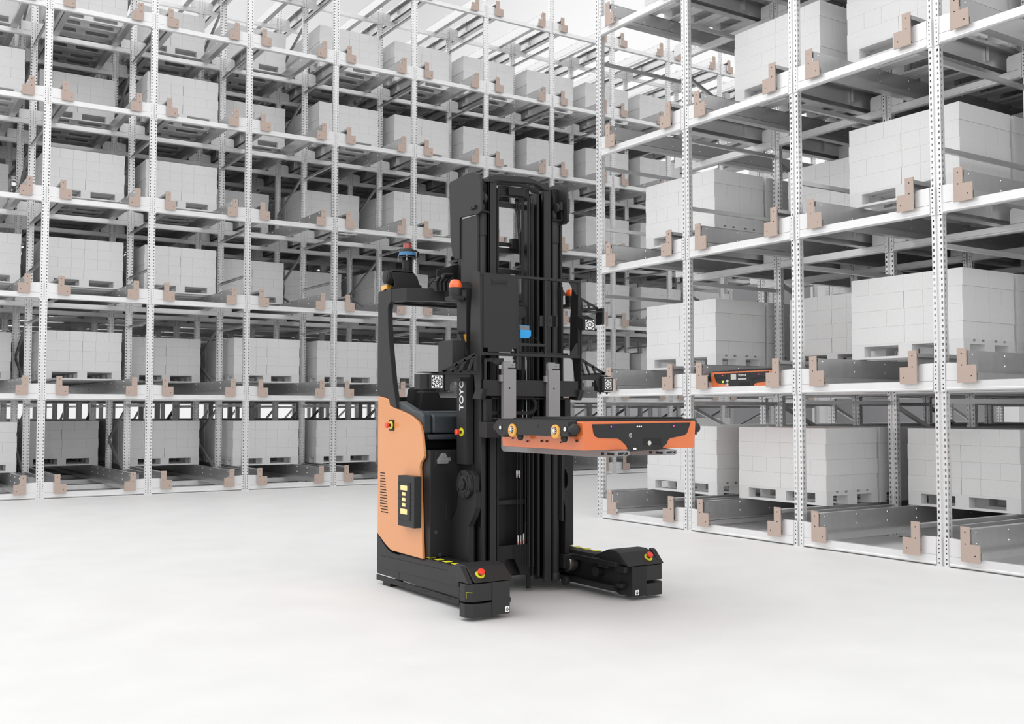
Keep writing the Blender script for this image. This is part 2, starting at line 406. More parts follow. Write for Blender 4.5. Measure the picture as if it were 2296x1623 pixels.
# lower side covers, the sill plates and the support arms, one of each per side
skirt = [(7.097, .078), (7.097, .378), (7.05, .345), (7.007, .318), (6.923, .276), (6.88, .262), (6.82, .254), (6.76, .254), (6.74, .256), (5.866, .256), (5.866, .078)]
for s in (0, 1):
    fx = (lambda x: x) if s == 0 else mir
    b = MB(); b.prism(skirt, fx(3.417), fx(3.50), 'x')
    b.prism([(7.03, .185), (7.03, .215), (5.866, .235), (5.866, .15), (7.03, .13)], fx(3.412), fx(3.418), 'x')
    for k in range(1): b.box(fx(3.4165), fx(3.4185), 6.725, 6.737, .078, .20, 1)
    for yy in (6.75, 6.25): b.cyl((fx(3.411), yy, .185), (fx(3.413), yy, .185), .004, seg=8, m=1)
    part('side_cover', b, [M_dark, M_hole])
    b = MB(); b.box(fx(3.415), fx(3.427), 5.866, 7.10, .030, .068); b.box(fx(3.43), fx(3.54), 6.9, 7.02, .0, .035)
    for yy in (6.63, 6.30, 5.98): b.box(fx(3.4135), fx(3.4155), yy, yy+.05, .050, .058, 1)
    part('sill_plate', b, [M_dark2, M_hole])
    b = MB()
    b.box(fx(3.50), fx(3.56), 5.60, 7.0, .055, .262); b.box(fx(3.50), fx(3.625), 5.56, 6.9, .225, .258); b.box(fx(3.50), fx(3.62), 5.60, 6.9, .055, .095)
    b.prism([(3.50 if s == 0 else mir(3.50), .256), (fx(3.47), .276), (fx(3.53), .282), (fx(3.575), .278), (fx(3.60), .258)], 5.85, 6.72, 'y')
    b.prism([(fx(3.417), .254), (fx(3.432), .272), (fx(3.46), .279), (fx(3.50), .279), (fx(3.50), .254)], 5.866, 6.72, 'y')
    b.cyl((fx(3.62), 5.80, .165), (fx(3.56), 5.80, .165), .035, seg=18)
    b.box(fx(3.565), fx(3.615), 5.66, 5.78, .205, .225)
    arm = part('support_arm', b, M_dark2)
    for k in range(4):
        y0 = 5.955+.117*k
        part('warning_tape', MB().box(fx(3.435), fx(3.487), y0, y0+.055, .2795, .2812), M_yel, arm, 'bright yellow square of safety tape', bevel=0)
    b = MB(); wx = (fx(3.430), fx(3.495))
    b.cyl((wx[0], 5.67, .145), (wx[1], 5.67, .145), .145, seg=48); whl = part('wheel', b, M_tread, arm, smooth=True, bevel=.006)
    b = MB(); b.cyl((fx(3.498), 5.67, .145), (fx(3.49), 5.67, .145), .126, seg=40); b.cyl((fx(3.4995), 5.67, .145), (fx(3.49), 5.67, .145), .113, seg=40, m=1)
    ob = part('wheel_rim', b, [M_slate, M_gray], None, bevel=0); ob.parent = whl
    # front block of the arm with the laser scanner slot
    b = MB(); b.box(fx(3.425), fx(3.554), 5.47, 5.62, .029, .232)
    b.box(fx(3.554), fx(3.60), 5.50, 5.60, .19, .232); b.box(fx(3.554), fx(3.60), 5.53, 5.60, .085, .115); b.box(fx(3.43), fx(3.50), 5.62, 5.87, .03, .24)
    fb = part('arm_front_block', b, M_dark2 if s else M_dark)
    def ring(z0, z1): return [(fx(3.424), 5.475), (fx(3.285), 5.475), (fx(3.25), 5.513), (fx(3.25), 5.577), (fx(3.28), 5.61), (fx(3.424), 5.61)]
    b = MB(); b.prism(ring(0, 0), .024, .108, 'z'); b.prism(ring(0, 0), .128 if s else .122, .230, 'z')
    b.prism([(fx(3.43), 5.575), (fx(3.29), 5.585), (fx(3.29), 5.605), (fx(3.43), 5.605)], .10, .13, 'z'); b.box(fx(3.43), fx(3.44), 5.60, 5.86, .06, .25)
    sh_ = part('scanner_housing', b, M_dark)
    b = MB(); b.lathe((fx(3.345), 5.55, .100), (0, 0, 1), [(.0, 0), (.052, 0), (.052, .006), (.034, .024), (.034, .030), (0, .030)], 24)
    part('laser_scanner', b, M_black, sh_, smooth=True, bevel=0)
    if s == 0:
        b = MB(); pass; 
        lb = part('scanner_plate', MB().prism([(3.2835, 5.4755), (3.2525, 5.5092), (3.2515, 5.5085), (3.2825, 5.4745)], .142, .182, 'z'), M_black, sh_, 'small black type plate with yellow edging', bevel=0)
        b = MB(); b.prism([(3.2825, 5.4747), (3.2545, 5.5056), (3.2535, 5.5049), (3.2815, 5.474)], .178, .181, 'z'); b.prism([(3.2560, 5.5035), (3.2540, 5.5057), (3.2530, 5.505), (3.2550, 5.5028)], .145, .181, 'z')
        part('yellow_edging', b, M_yel, lb, bevel=0)
    # hood with sloping front and its stop button
    hx0, hx1 = (3.285, 3.58) if s == 0 else (mir(3.285), mir(3.58))
    prof = [(5.472, .236), (5.575, .318), (5.62, .330), (5.70, .330), (5.80, .292), (5.82, .262), (5.60, .240)]
    b = MB(); b.prism(prof, fx(3.30), fx(3.582), 'x')
    b.prism([(5.485, .234), (5.572, .322), (5.60, .330), (5.63, .234)], fx(3.252), fx(3.293), 'x'); b.box(fx(3.43), fx(3.50), 5.62, 5.86, .234, .262)
    hd = part('arm_hood', b, M_dark, bevel=.006)
    n = Vector((0, -.082, .103)).normalized(); c0 = Vector((fx(3.365), 5.523, .276+.001))
    b = MB(); b.cyl(c0, c0+n*.004, .030, seg=28)
    es = part('stop_button_plate', b, M_yel, hd, 'yellow ring', bevel=0)
    b = MB(); b.cyl(c0+n*.003, c0+n*.022, .013, seg=20, m=1); b.cyl(c0+n*.020, c0+n*.036, .0235, .022, 28)
    o_ = part('emergency_stop', b, [M_red, M_black], hd, 'red mushroom button', smooth=True, bevel=.002)
    # lifting hook sticker
    hxx = 3.533 if s == 0 else 4.588
    b = MB(); b.box(hxx-.015, hxx+.015, 5.4685, 5.4700, .040, .074); b.box(hxx-.002, hxx+.003, 5.4678, 5.469, .058, .070, 1)
    b.cyl((hxx, 5.4678, .054), (hxx, 5.469, .054), .0095, seg=14, m=1); b.cyl((hxx-.001, 5.4672, .056), (hxx-.001, 5.4685, .056), .0045, seg=10)
    part('hook_sticker', b, [M_white, M_black], fb, 'white sticker with a black lifting hook', bevel=0)

# orange side panels with slots
opx = [(849.9,887.4),(870.2,893),(873.3,895.7),(875.7,909.3),(890.5,916.4),(907.8,924.1),(918,929),(926.3,934.5),(937.3,943.5),(943.5,953.7),(948.4,974.6),(950.5,1000),(952.8,1022.7),(950,1029),(944.1,1038.7),(942.8,1048),(943.3,1059.6),(946,1150),(949.5,1252.9),(881.4,1234.3),(875.4,1230),(866,1219.5),(859.8,1211),(848.2,1194.7)]
opan = px(opx, 3.417)
for s in (0, 1):
    fx = (lambda x: x) if s == 0 else mir
    b = MB(); b.prism(opan, fx(3.409), fx(3.432), 'x')
    pn = part('side_panel', b, M_org, bevel=.004, label='orange painted panel')
    if s == 0:
        b = MB()
        for k in range(15):
            z = .832-.0205*k; b.box(3.4075, 3.4095, 6.955-.004*k, 7.03-(.02 if k > 12 else 0), z-.0035, z+.0035)
        part('vent_slots', b, M_hole, pn, bevel=0)
        # box with five lights
        lx = 3.352; y1 = Yx(892.5, 1120, lx); y0 = Yx(928.5, 1120, lx)
        zt = at(910, 1067, 'x', lx).z; zb = at(910, 1181, 'x', lx).z
        b = MB(); b.box(lx, 3.409, y0, y1, zb, zt); b.box(lx-.004, lx, y0+.055, y1-.004, zb+.045, zt-.045)
        for q in (.30, .42, .55, .67): b.box(lx-.005, lx-.001, y0+.03, y1, zb+(zt-zb)*q-.0015, zb+(zt-zb)*q+.0015, 1)
        for zz in (zb+.055, zt-.055):
            for yy in (y0+.085, y1-.03): b.cyl((lx-.006, yy, zz), (lx-.003, yy, zz), .006, seg=10, m=1)
        lbx = part('light_box', b, [M_dark, M_hole], pn, 'charcoal box with five cream lights')
        hgt = zt-zb
        for fr, hh, w0 in ((.215, .017, 1), (.335, .012, 0), (.445, .012, 0), (.55, .012, 0), (.68, .019, 1)):
            zc = zt-hgt*fr-.008; m_ = (y0+y1)/2+.022
            ww = .050 if w0 else .025
            part('light', MB().box(lx-.009, lx-.003, m_-ww, m_+ww, zc-hh, zc+hh), M_cream, lbx, 'cream coloured lamp', bevel=.003)
        yy = Yx(879, 953, 3.409); zz = at(879, 953, 'x', 3.409).z
        b = MB(); b.box(3.401, 3.409, yy-.036, yy+.034, zz-.040, zz+.040); pl = part('stop_button_plate', b, M_dark2, pn)
        b = MB(); b.cyl((3.401, yy-.002, zz), (3.396, yy-.002, zz), .029, seg=28); r_ = part('yellow_ring', b, M_yel, pl, bevel=0)
        b = MB(); b.cyl((3.396, yy, zz), (3.375, yy, zz), .012, seg=20, m=1); b.cyl((3.378, yy, zz), (3.358, yy, zz), .020, .021, 28)
        part('emergency_stop', b, [M_red, M_black], pl, 'red mushroom button', smooth=True, bevel=.003)
# body mass, rear door and battery compartment
b = MB(); b.box(3.435, mir(3.435), 6.46, 7.07, .28, 1.02); b.box(3.45, mir(3.45), 6.60, 7.075, 1.02, 1.24); b.box(3.565, mir(3.565), 6.31, 6.50, .10, .285); b.box(3.43, mir(3.43), 7.05, 7.09, .26, 1.40)
part('chassis', b, M_black)
b = MB(); b.box(3.435, mir(3.435), 6.30, 6.46, .285, 1.022)
bc = part('battery_compartment', b, M_dark2)
def front(u, v, y=6.30): q = at(u, v, 'y', y); return q.x, q.z
x0, z1 = front(975, 1012); x1, z0 = front(1007, 1043)
b = MB(); b.box(x0-.01, x1+.012, 6.293, 6.301, z0-.008, z1+.004, 1); b.box(x0, x1, 6.290, 6.294, z0, z1, 0)
b.prism([(x0+.012, z0+.014), (x1-.03, z0+.014), (x1-.02, z0+.04), (x1-.05, z1-.012), (x0+.045, z1-.012), (x0+.008, z0+.04)], 6.262, 6.291, 'y', 2); b.box(x0+.02, x1-.03, 6.256, 6.265, z0+.034, z0+.052, 2); b.box(x1-.028, x1-.004, 6.27, 6.291, z0+.03, z0+.055, 2)
part('battery_plug', b, [M_dark2, M_hole, M_gray], bc, bevel=.002)
b = MB()
for u in (986, 993, 1000):
    xx, za = front(u, 1125); _, zc = front(u, 1164); b.box(xx-.004, xx+.004, 6.298, 6.301, zc, za)
b.box(3.437, 3.441, 6.297, 6.301, .29, 1.02); part('vent_slots', b, M_hole, bc, bevel=0)
b = MB()
for u, v in ((977, 1193), (986, 1243)):
    xx, zz = front(u, v); b.cyl((xx, 6.302, zz), (xx, 6.296, zz), .014, seg=20)
part('blind_plug', b, M_slate, bc, bevel=0)
# armrest console and tray
b = MB()
b.prism([(6.40, 1.135), (6.40, 1.262), (6.44, 1.288), (6.55, 1.30), (6.76, 1.365), (6.80, 1.365), (6.80, 1.12), (6.46, 1.12)], 3.433, 3.50, 'x')
b.prism([(6.38, 1.135), (6.375, 1.255), (6.41, 1.275), (6.46, 1.280), (6.50, 1.14)], 3.50, 4.02, 'x')
b.prism([(6.41, 1.25), (6.45, 1.292), (6.53, 1.295), (6.60, 1.25)], 3.49, 3.86, 'x')
part('driver_console', b, M_slate, bevel=.012, label='slate grey moulded console')
b = MB(); b.prism([(6.36, 1.105), (6.36, 1.13), (6.7, 1.135), (6.7, 1.095)], 3.455, 4.2, 'x'); b.prism([(6.362, 1.095), (6.36, 1.105), (6.7, 1.095), (6.7, 1.06)], 3.46, 4.2, 'x')
part('console_tray', b, M_slate)
# seat
b = MB(); q = at(914, 880, 'y', 6.93)
zl = lambda v: at(960, v, 'y', 6.93).z
xl = lambda u: at(u, 890, 'y', 6.93).x
def seat_pts(e): return [(xl(911)-0+e, zl(925)), (xl(919)+e, zl(872)), (xl(926)+e, zl(868.5)), (xl(960), zl(865)), (xl(972)-e, zl(868)), (xl(976)-e, zl(885)), (xl(985)-e, zl(905)), (xl(1004)-e, zl(930)), (xl(1004)-e, 1.2), (xl(911)+e, 1.2)]
b.prism(seat_pts(0), 6.86, 6.97, 'y'); b.prism([(p[0], p[1]) for p in seat_pts(.04)], 6.80, 6.87, 'y')
b.box(xl(905), xl(1000), 6.55, 6.90, 1.14, 1.24)
part('driver_seat', b, M_fab, bevel=.02, label='black fabric seat')

# overhead guard: pillars, roof rim and bars
pil = [(7.095, 1.408), (7.095, 2.200), (6.875, 2.2), (6.875, 2.11), (6.915, 2.085), (6.928, 2.05), (6.924, 1.95), (6.905, 1.80), (6.84, 1.50), (6.778, 1.312), (6.878, 1.336), (6.9, 1.38), (6.923, 1.390)]
gd = None
for s in (0, 1):
    fx = (lambda x: x) if s == 0 else mir
    part('guard_pillar', MB().prism(pil, fx(3.412), fx(3.455), 'x'), M_dark, bevel=.005)
roofo = [(3.418, 7.09), (3.418, 6.872), (3.47, 6.735), (3.80, 6.63), (mir(3.80), 6.63), (mir(3.47), 6.735), (mir(3.418), 6.872), (mir(3.418), 7.09)]
roofi = [(3.47, 7.04), (3.47, 6.89), (3.51, 6.785), (3.82, 6.685), (mir(3.82), 6.685), (mir(3.51), 6.785), (mir(3.47), 6.89), (mir(3.47), 7.04)]
b = MB(); k = len(roofo)
for i in range(k):
    j = (i+1) % k; b.prism([roofo[i], roofo[j], roofi[j], roofi[i]], 2.105, 2.20, 'z')
part('roof_rim', b, M_dark, bevel=0)
for yy in (6.75, 6.83, 6.91, 6.99): part('roof_bar', MB().box(3.47, mir(3.47), yy, yy+.018, 2.12, 2.18), M_dark2)
b = MB(); b.box(3.74, 3.80, 6.27, 6.66, 2.12, 2.18); b.box(mir(3.74), mir(3.80), 6.27, 6.66, 2.12, 2.18); part('roof_bracket', b, M_dark)
# sensor tower on the roof
b = MB(); yS = 6.88
hp = py([(873, 648), (884, 641), (885, 632), (876, 606), (903, 606), (926, 609), (936, 622), (941, 638), (946, 641), (946, 646)], yS)
b.prism(hp, yS, yS+.012, 'y'); b.prism(hp, yS+.10, yS+.112, 'y'); b.box(hp[3][0]+.01, hp[5][0], yS, yS+.112, hp[3][1]-.012, hp[3][1])
zt_ = at(915, 606, 'y', yS+.05).z
xc = at(913.5, 590, 'y', yS+.05).x
tw = part('sensor_bracket', b, M_black)
b = MB(); b.cyl((xc, yS+.05, zt_-.02), (xc, yS+.05, at(913, 580, 'y', yS+.05).z), .040, seg=28); part('sensor_column', b, M_dark2, tw, smooth=True)
zr = at(913, 579, 'y', yS+.05).z; ze = at(913, 567, 'y', yS+.05).z; zm = at(913, 558, 'y', yS+.05).z; zq = at(913, 547, 'y', yS+.05).z
b = MB(); b.cyl((xc, yS+.05, zr), (xc, yS+.05, zr+.007), .078, seg=32)
for a in range(5):
    t = a*1.2566+.4; b.cyl((xc+.07*math.cos(t), yS+.05+.07*math.sin(t), zr-.025), (xc+.07*math.cos(t), yS+.05+.07*math.sin(t), zr+.016), .004, seg=8, m=1)
part('sensor_ring', b, [M_dark, M_steel], tw, bevel=0)
b = MB(); b.lathe((xc, yS+.05, zr), (0, 0, 1), [(.05, .01), (.066, .016), (.064, .03), (.055, .062), (.044, .072), (0, .072)], 28)
ll = part('lidar_body', b, M_dark, tw, smooth=True, bevel=0)
b = MB(); b.lathe((xc, yS+.05, zr), (0, 0, 1), [(.0675, .016), (.0665, .030), (.062, .044)], 28); part('lidar_band', b, M_blue2, ll, 'blue band', smooth=True, bevel=0)
b = MB(); b.cyl((xc, yS+.05, zr+.072), (xc, yS+.05, zr+.112), .034, .033, 24); part('lidar_lens', b, M_redlens, ll, 'dark red lens', smooth=True, bevel=0)
b = MB(); b.cyl((xc, yS+.05, zr+.112), (xc, yS+.05, zr+.119), .037, .030, 24); part('lidar_cap', b, M_dark, ll, smooth=True, bevel=0)
b = MB(); b.tube([(xc+.03, yS-.01, zr+.055), (xc+.065, yS+.0, zr+.045), (xc+.075, yS+.02, zr+.015), (xc+.05, yS+.03, zr-.01)], .006); part('sensor_cable', b, M_black, ll, bevel=0)
q = at(872, 622, 'y', yS+.06)
b = MB(); b.cyl((q.x-.03, q.y, q.z+.0), (q.x+.02, q.y, q.z), .052, seg=28); b.cyl((q.x-.03, q.y, q.z), (q.x-.034, q.y, q.z), .038, seg=28); b.cyl((q.x+.02, q.y, q.z), (q.x+.06, q.y, q.z), .034, seg=24)
part('siren', b, M_dark2, tw, smooth=True)
q = at(865, 645, 'x', 3.44)
b = MB(); b.box(3.425, 3.47, q.y-.045, q.y+.05, 2.203, 2.245); part('marker_lamp', b, M_amber2, None, 'small amber block lamp', bevel=.006)
# cables and shield plate right of the tower
b = MB(); sp = py([(979, 605), (1032, 590), (1032, 650), (979, 650)], 6.62); b.prism(sp, 6.62, 6.632, 'y'); b.box(sp[1][0]-.02, sp[1][0], 6.5, 6.62, sp[2][1], sp[1][1]+.02)
part('shield_plate', b, M_dark)
b = MB()
for k in range(4):
    q = at(978+9*k, 648, 'y', 6.56)
    b.tube([(q.x, q.y, 2.17), (q.x-.005, q.y, q.z+.05), (q.x+.02, q.y, q.z+.085-.006*k), (q.x+.05, q.y+.02, q.z+.09), (q.x+.06, q.y+.04, 2.18)], .013, 8)
q = at(1000, 618, 'y', 6.56); b.tube([(q.x-.03, q.y, q.z-.03), (q.x-.02, q.y, q.z), (q.x+.07, q.y+.03, q.z+.01)], .018, 10)
part('cable_bundle', b, M_black, bevel=0, smooth=True)
# beacons
for s in (0, 1):
    yb = 6.16
    if s == 0: c = at(1021, 662, 'y', yb); xx = c.x
    else: xx = mir(at(1021, 662, 'y', yb).x)
    zc = at(1021, 664, 'y', yb).z; zg = at(1021, 645, 'y', yb).z; zh = at(1021, 627.5, 'y', yb).z
    b = MB(); b.prism([(xx-.055, yb-.045), (xx+.045, yb-.05), (xx+.075, yb), (xx+.075, yb+.09), (xx-.03, yb+.09)], zc-.028, zc, 'z')
    bb = part('beacon_bracket', b, M_dark)
    b = MB(); b.cyl((xx, yb, zc), (xx, yb, zg), .046, .048, 28); be = part('beacon_base', b, M_dark, bb, smooth=True)
    b = MB(); hh = zh-zg; b.lathe((xx, yb, zg), (0, 0, 1), [(.047, 0), (.046, hh*.35), (.036, hh*.85), (.026, hh), (0, hh)], 24)
    part('beacon_dome', b, M_amber, be, 'orange dome', smooth=True, bevel=0)
# column covers left (with lettering) and right
for s in (0, 1):
    fx = (lambda x: x) if s == 0 else mir
    b = MB(); b.prism([(fx(3.634), 6.15), (fx(3.70), 6.15), (fx(3.715), 6.165), (fx(3.715), 6.28), (fx(3.634), 6.28)], .925, 2.15, 'z')
    b.prism([(6.15, 2.15), (6.28, 2.15), (6.28, 2.20), (6.20, 2.20)], fx(3.60), fx(3.715), 'x')
    b.cyl((fx(3.632), 6.235, .985), (fx(3.634), 6.235, .985), .005, seg=10)
    cc = part('column_cover', b, M_dark, bevel=.004)
    if s == 0:
        yy = 6.212; zz = 1.148
        b = MB(); b.cyl((3.634, yy, zz), (3.630, yy, zz), .030, seg=28); r_ = part('yellow_ring', b, M_yel, cc, bevel=0)
        b = MB(); b.cyl((3.630, yy, zz), (3.60, yy, zz), .011, seg=20, m=1); b.cyl((3.612, yy, zz), (3.586, yy, zz), .019, .0215, 28)
        part('emergency_stop', b, [M_red, M_black], r_, 'red mushroom button', smooth=True, bevel=.003)
        fc = bpy.data.curves.new('t', 'FONT'); fc.body = 'TOYOTA'; fc.size = .0735; fc.extrude = .0006; fc.space_character = 1.05; fc.offset = .0016
        to = bpy.data.objects.new('t', fc); C.objects.link(to)
        dg = bpy.context.evaluated_depsgraph_get(); tm = bpy.data.meshes.new_from_object(to.evaluated_get(dg)); C.objects.unlink(to); bpy.data.objects.remove(to)
        tm.materials.clear(); tm.materials.append(M_white)
        tm.transform(Matrix.Translation(Vector((3.6332, 6.189, 1.297))-TO) @ Matrix(((0, 0, -1, 0), (0, 1, 0, 0), (1, 0, 0, 0), (0, 0, 0, 1))))
        link('lettering', tm, cc)
# mast
YM = 6.09
b = MB()
def chan(b, s, x0, x1, y0, y1, z0, z1, m=0):
    fx = (lambda x: x) if s == 0 else mir
    b.box(fx(x0), fx(x1), y0, y1, z0, z1, m)
zT = at(1105, 405, 'y', YM).z
for s in (0, 1):
    b = MB(); chan(b, s, 3.778, 3.846, YM, YM+.022, .075, zT-.005); chan(b, s, 3.778, 3.792, YM, YM+.15, .075, zT-.005); chan(b, s, 3.778, 3.84, YM+.13, YM+.15, .075, zT-.05)
    part('inner_mast_channel', b, M_dark, bevel=.003)
    b = MB(); chan(b, s, 3.85, 3.872, YM+.03, YM+.15, .11, zT-.04); chan(b, s, 3.85, 3.885, YM+.03, YM+.045, .11, zT-.04)
    part('middle_mast_channel', b, M_dark2)
    b = MB(); chan(b, s, 3.885, 3.905, YM+.08, YM+.18, .11, zT-.10); chan(b, s, 3.69, 3.715, YM+.06, YM+.22, .06, 2.60); chan(b, s, 3.71, 3.76, YM+.17, YM+.20, .08, 2.60)
    part('outer_mast_channel', b, M_black)
    b = MB(); fx = (lambda x: x) if s == 0 else mir; xx = fx(3.738); yy = YM+.03
    b.cyl((xx, yy, .10), (xx, yy, 2.62), .032, seg=28); b.cyl((xx, yy, 2.52), (xx, yy, 2.68), .037, seg=28); b.cyl((xx, yy, 2.68), (xx, yy, 2.695), .042, seg=24); b.cyl((xx, yy, 2.70), (xx, yy, 2.76), .024, seg=20); b.cyl((xx, yy, .075), (xx, yy, .13), .038, seg=24); b.cyl((xx-.012, yy-.03, 2.78), (xx+.012, yy-.03, 2.78), .035, seg=20)
    b.cyl((xx, yy, 2.6), (xx, yy, 2.88), .009, seg=10)
    part('lift_cylinder', b, M_dark, smooth=True, bevel=.002)
    # big shield plate at the mast head
    out = [(6.467, 2.93), (6.455, 2.955), (6.20, 2.972), (6.11, 2.965), (6.05, 2.935), (6.026, 2.88), (6.019, 2.675), (6.05, 2.66), (6.30, 2.672), (6.312, 2.66), (6.312, 2.375), (6.36, 2.375), (6.412, 2.405), (6.435, 2.50)]
    b = MB(); b.prism(out, fx(3.672), fx(3.69), 'x'); b.box(fx(3.655), fx(3.675), 6.08, 6.14, 2.70, 2.725); b.cyl((fx(3.650), 6.12, 2.713), (fx(3.656), 6.12, 2.713), .006, seg=10)
    b.box(fx(3.69), fx(3.76), 6.14, 6.16, 2.70, 2.93)
    part('mast_head_plate', b, M_dark, bevel=.004)
    b = MB(); b.box(fx(3.684), fx(3.70), YM, 6.312, 1.60, 2.66); b.box(fx(3.70), fx(3.715), 6.06, 6.30, .5, 2.2)
    part('mast_side_cover', b, M_dark)
    b = MB(); b.tube([(fx(3.70), 6.09, 2.82), (fx(3.70), 6.07, 2.69), (fx(3.78), 6.07, 2.68)], .007, 8); b.cyl((fx(3.71), 6.07, 2.76), (fx(3.71), 6.07, 2.82), .020, seg=16); part('hose_fitting', b, M_dark2, bevel=0)
yt = YM-.012
b = MB(); tp = py([(1094, 407), (1096, 395), (1110, 391.5), (1175, 396), (1198, 402), (1212, 410.5), (1228, 413), (1232, 418), (1232, 427), (1220, 425.5), (1213, 418), (1198, 411), (1146, 407), (1114, 404.5), (1108, 408)], yt)
b.prism(tp, yt, yt+.06, 'y'); b.prism([(p[0], p[1]) for p in tp], yt+.13, yt+.16, 'y')
part('mast_top_crossbar', b, M_dark)
b = MB(); q0 = at(1123, 415, 'y', YM+.06); q1 = at(1187, 446, 'y', YM+.06)
b.box(q0.x, q1.x, YM+.06, YM+.10, q1.z, q0.z); b.box(q0.x+.05, q1.x-.05, YM+.03, YM+.07, q1.z+.005, q0.z-.01)
part('pulley_housing', b, M_dark2)
for (ua, va, ub, vb, yy, th) in ((1112, 451, 1178, 464, YM+.12, .03), (1112, 541, 1166, 551, YM+.20, .03), (1112, 553, 1166, 566, YM+.20, .04), (1112, 601, 1175, 613, YM+.20, .03), (1112, 1122, 1190, 1136, YM+.16, .03)):
    qa = at(ua, va, 'y', yy); qb = at(ub, vb, 'y', yy); zmid = (qa.z+qb.z)/2; h2 = (qa.z-at(ua, va+(vb-va)*.8, 'y', yy).z)/2
    part('mast_crossbar', MB().box(3.84, mir(3.84), yy, yy+th, qa.z-2*h2, qa.z), M_dark)
q = at(1153, 545, 'y', YM+.17); b = MB()
b.box(q.x-.03, q.x+.045, YM+.15, YM+.19, q.z-.045, q.z+.03)
for k in range(5): b.box(q.x-.02+.012*k, q.x-.014+.012*k, YM+.145, YM+.15, q.z-.04, q.z+.03, 1)
part('hose_clamp', b, [M_dark2, M_hole])
# free-lift cylinders, chains, hoses between the channels
zhi = at(1180, 446, 'y', YM+.08).z
b = MB()
for u, r in ((1175.5, .012), (1190, .012)):
    xx = at(u, 560, 'y', YM+.06).x; b.cyl((xx, YM+.08, 1.30), (xx, YM+.08, zhi+.01), r, seg=12)
part('lift_rod', b, M_dark2, smooth=True, bevel=0)
b = MB()
for u in (1166, 1170, 1183, 1186, 1195):
    xx = at(u, 560, 'y', YM+.05).x; b.cyl((xx, YM+.05, .18), (xx, YM+.05, zhi), .0042, seg=8)
for u in (1157, 1161): 
    b.cyl(tuple(at(u, 452, 'y', YM+.1)), tuple(at(u+11, 590, 'y', YM+.1)), .006, seg=8)
part('hydraulic_hoses', b, M_black, bevel=0, smooth=True)
b = MB()
for u in (1178.5, 1187.5):
    xx = at(u, 860, 'y', YM+.10).x; b.cyl((xx, YM+.14, 1.17), (xx, YM+.14, 1.80), .0072, seg=12)
xx = at(1187, 720, 'y', YM+.10).x; b.cyl((xx, YM+.14, 1.80), (xx, YM+.14, 2.0), .0055, seg=12)
part('piston_rod', b, M_chrome, bevel=0, smooth=True, label='bright polished rods')
b = MB()
zz = 1.32
while zz < 1.78:
    q = at(1155, 850, 'y', YM+.03); b.box(q.x-.012, q.x+.012, YM+.03, YM+.045, zz, zz+.02); b.box(q.x-.006, q.x+.006, YM+.026, YM+.03, zz+.018, zz+.034); zz += .034
part('lift_chain', b, M_dark2, bevel=0)
b = MB()
for k, u in enumerate((1174, 1179, 1184, 1189)):
    r = .05+.012*k; q = at(1170, 690, 'y', YM+.04); cxx = at(1166, 690, 'y', YM+.04).x; pts = []
    for a in range(0, 181, 15):
        t = math.radians(a); pts.append((cxx+r*math.cos(t)*.95, YM+.04+.01*k, 2.01+r*math.sin(t)*.9))
    pts = [(pts[0][0], pts[0][1], 1.70)] + pts; b.tube(pts, .006, 8)
b.cyl((cxx, YM+.03, 2.0), (cxx, YM+.07, 2.0), .045, seg=24)
part('hose_pulley', b, M_black, bevel=0, smooth=True)
# lower hoses with bright couplings
b = MB()
for u in (1160, 1167, 1171, 1178):
    q = at(u, 1100, 'y', YM+.12); b.cyl((q.x, q.y, .30), (q.x, q.y, 1.02), .0045, seg=8)
q = at(1178, 1190, 'y', YM+.12); b.tube([(q.x, q.y, .5), (q.x-.003, q.y, .36), (q.x-.02, q.y, .30), (q.x-.06, q.y, .27)], .008, 8)
lh = part('hydraulic_hoses', b, M_dark, bevel=0, smooth=True)
for u, v in ((1161, 1200), (1167, 1200), (1174, 1196), (1158.5, 1055), (1164, 1055)):
    q = at(u, v, 'y', YM+.11); L_ = .10 if v > 1100 else .05
    b = MB(); b.cyl((q.x, q.y, q.z), (q.x, q.y, q.z-L_*.5), .009, seg=12); b.cyl((q.x, q.y, q.z-L_*.5), (q.x, q.y, q.z-L_*.55), .009, seg=12, m=1); b.cyl((q.x, q.y, q.z-L_*.55), (q.x, q.y, q.z-L_), .0095, .006, seg=12)
    part('hose_coupling', b, [M_chrome, M_red], lh, 'silver coupling with a red ring', bevel=0, smooth=True)
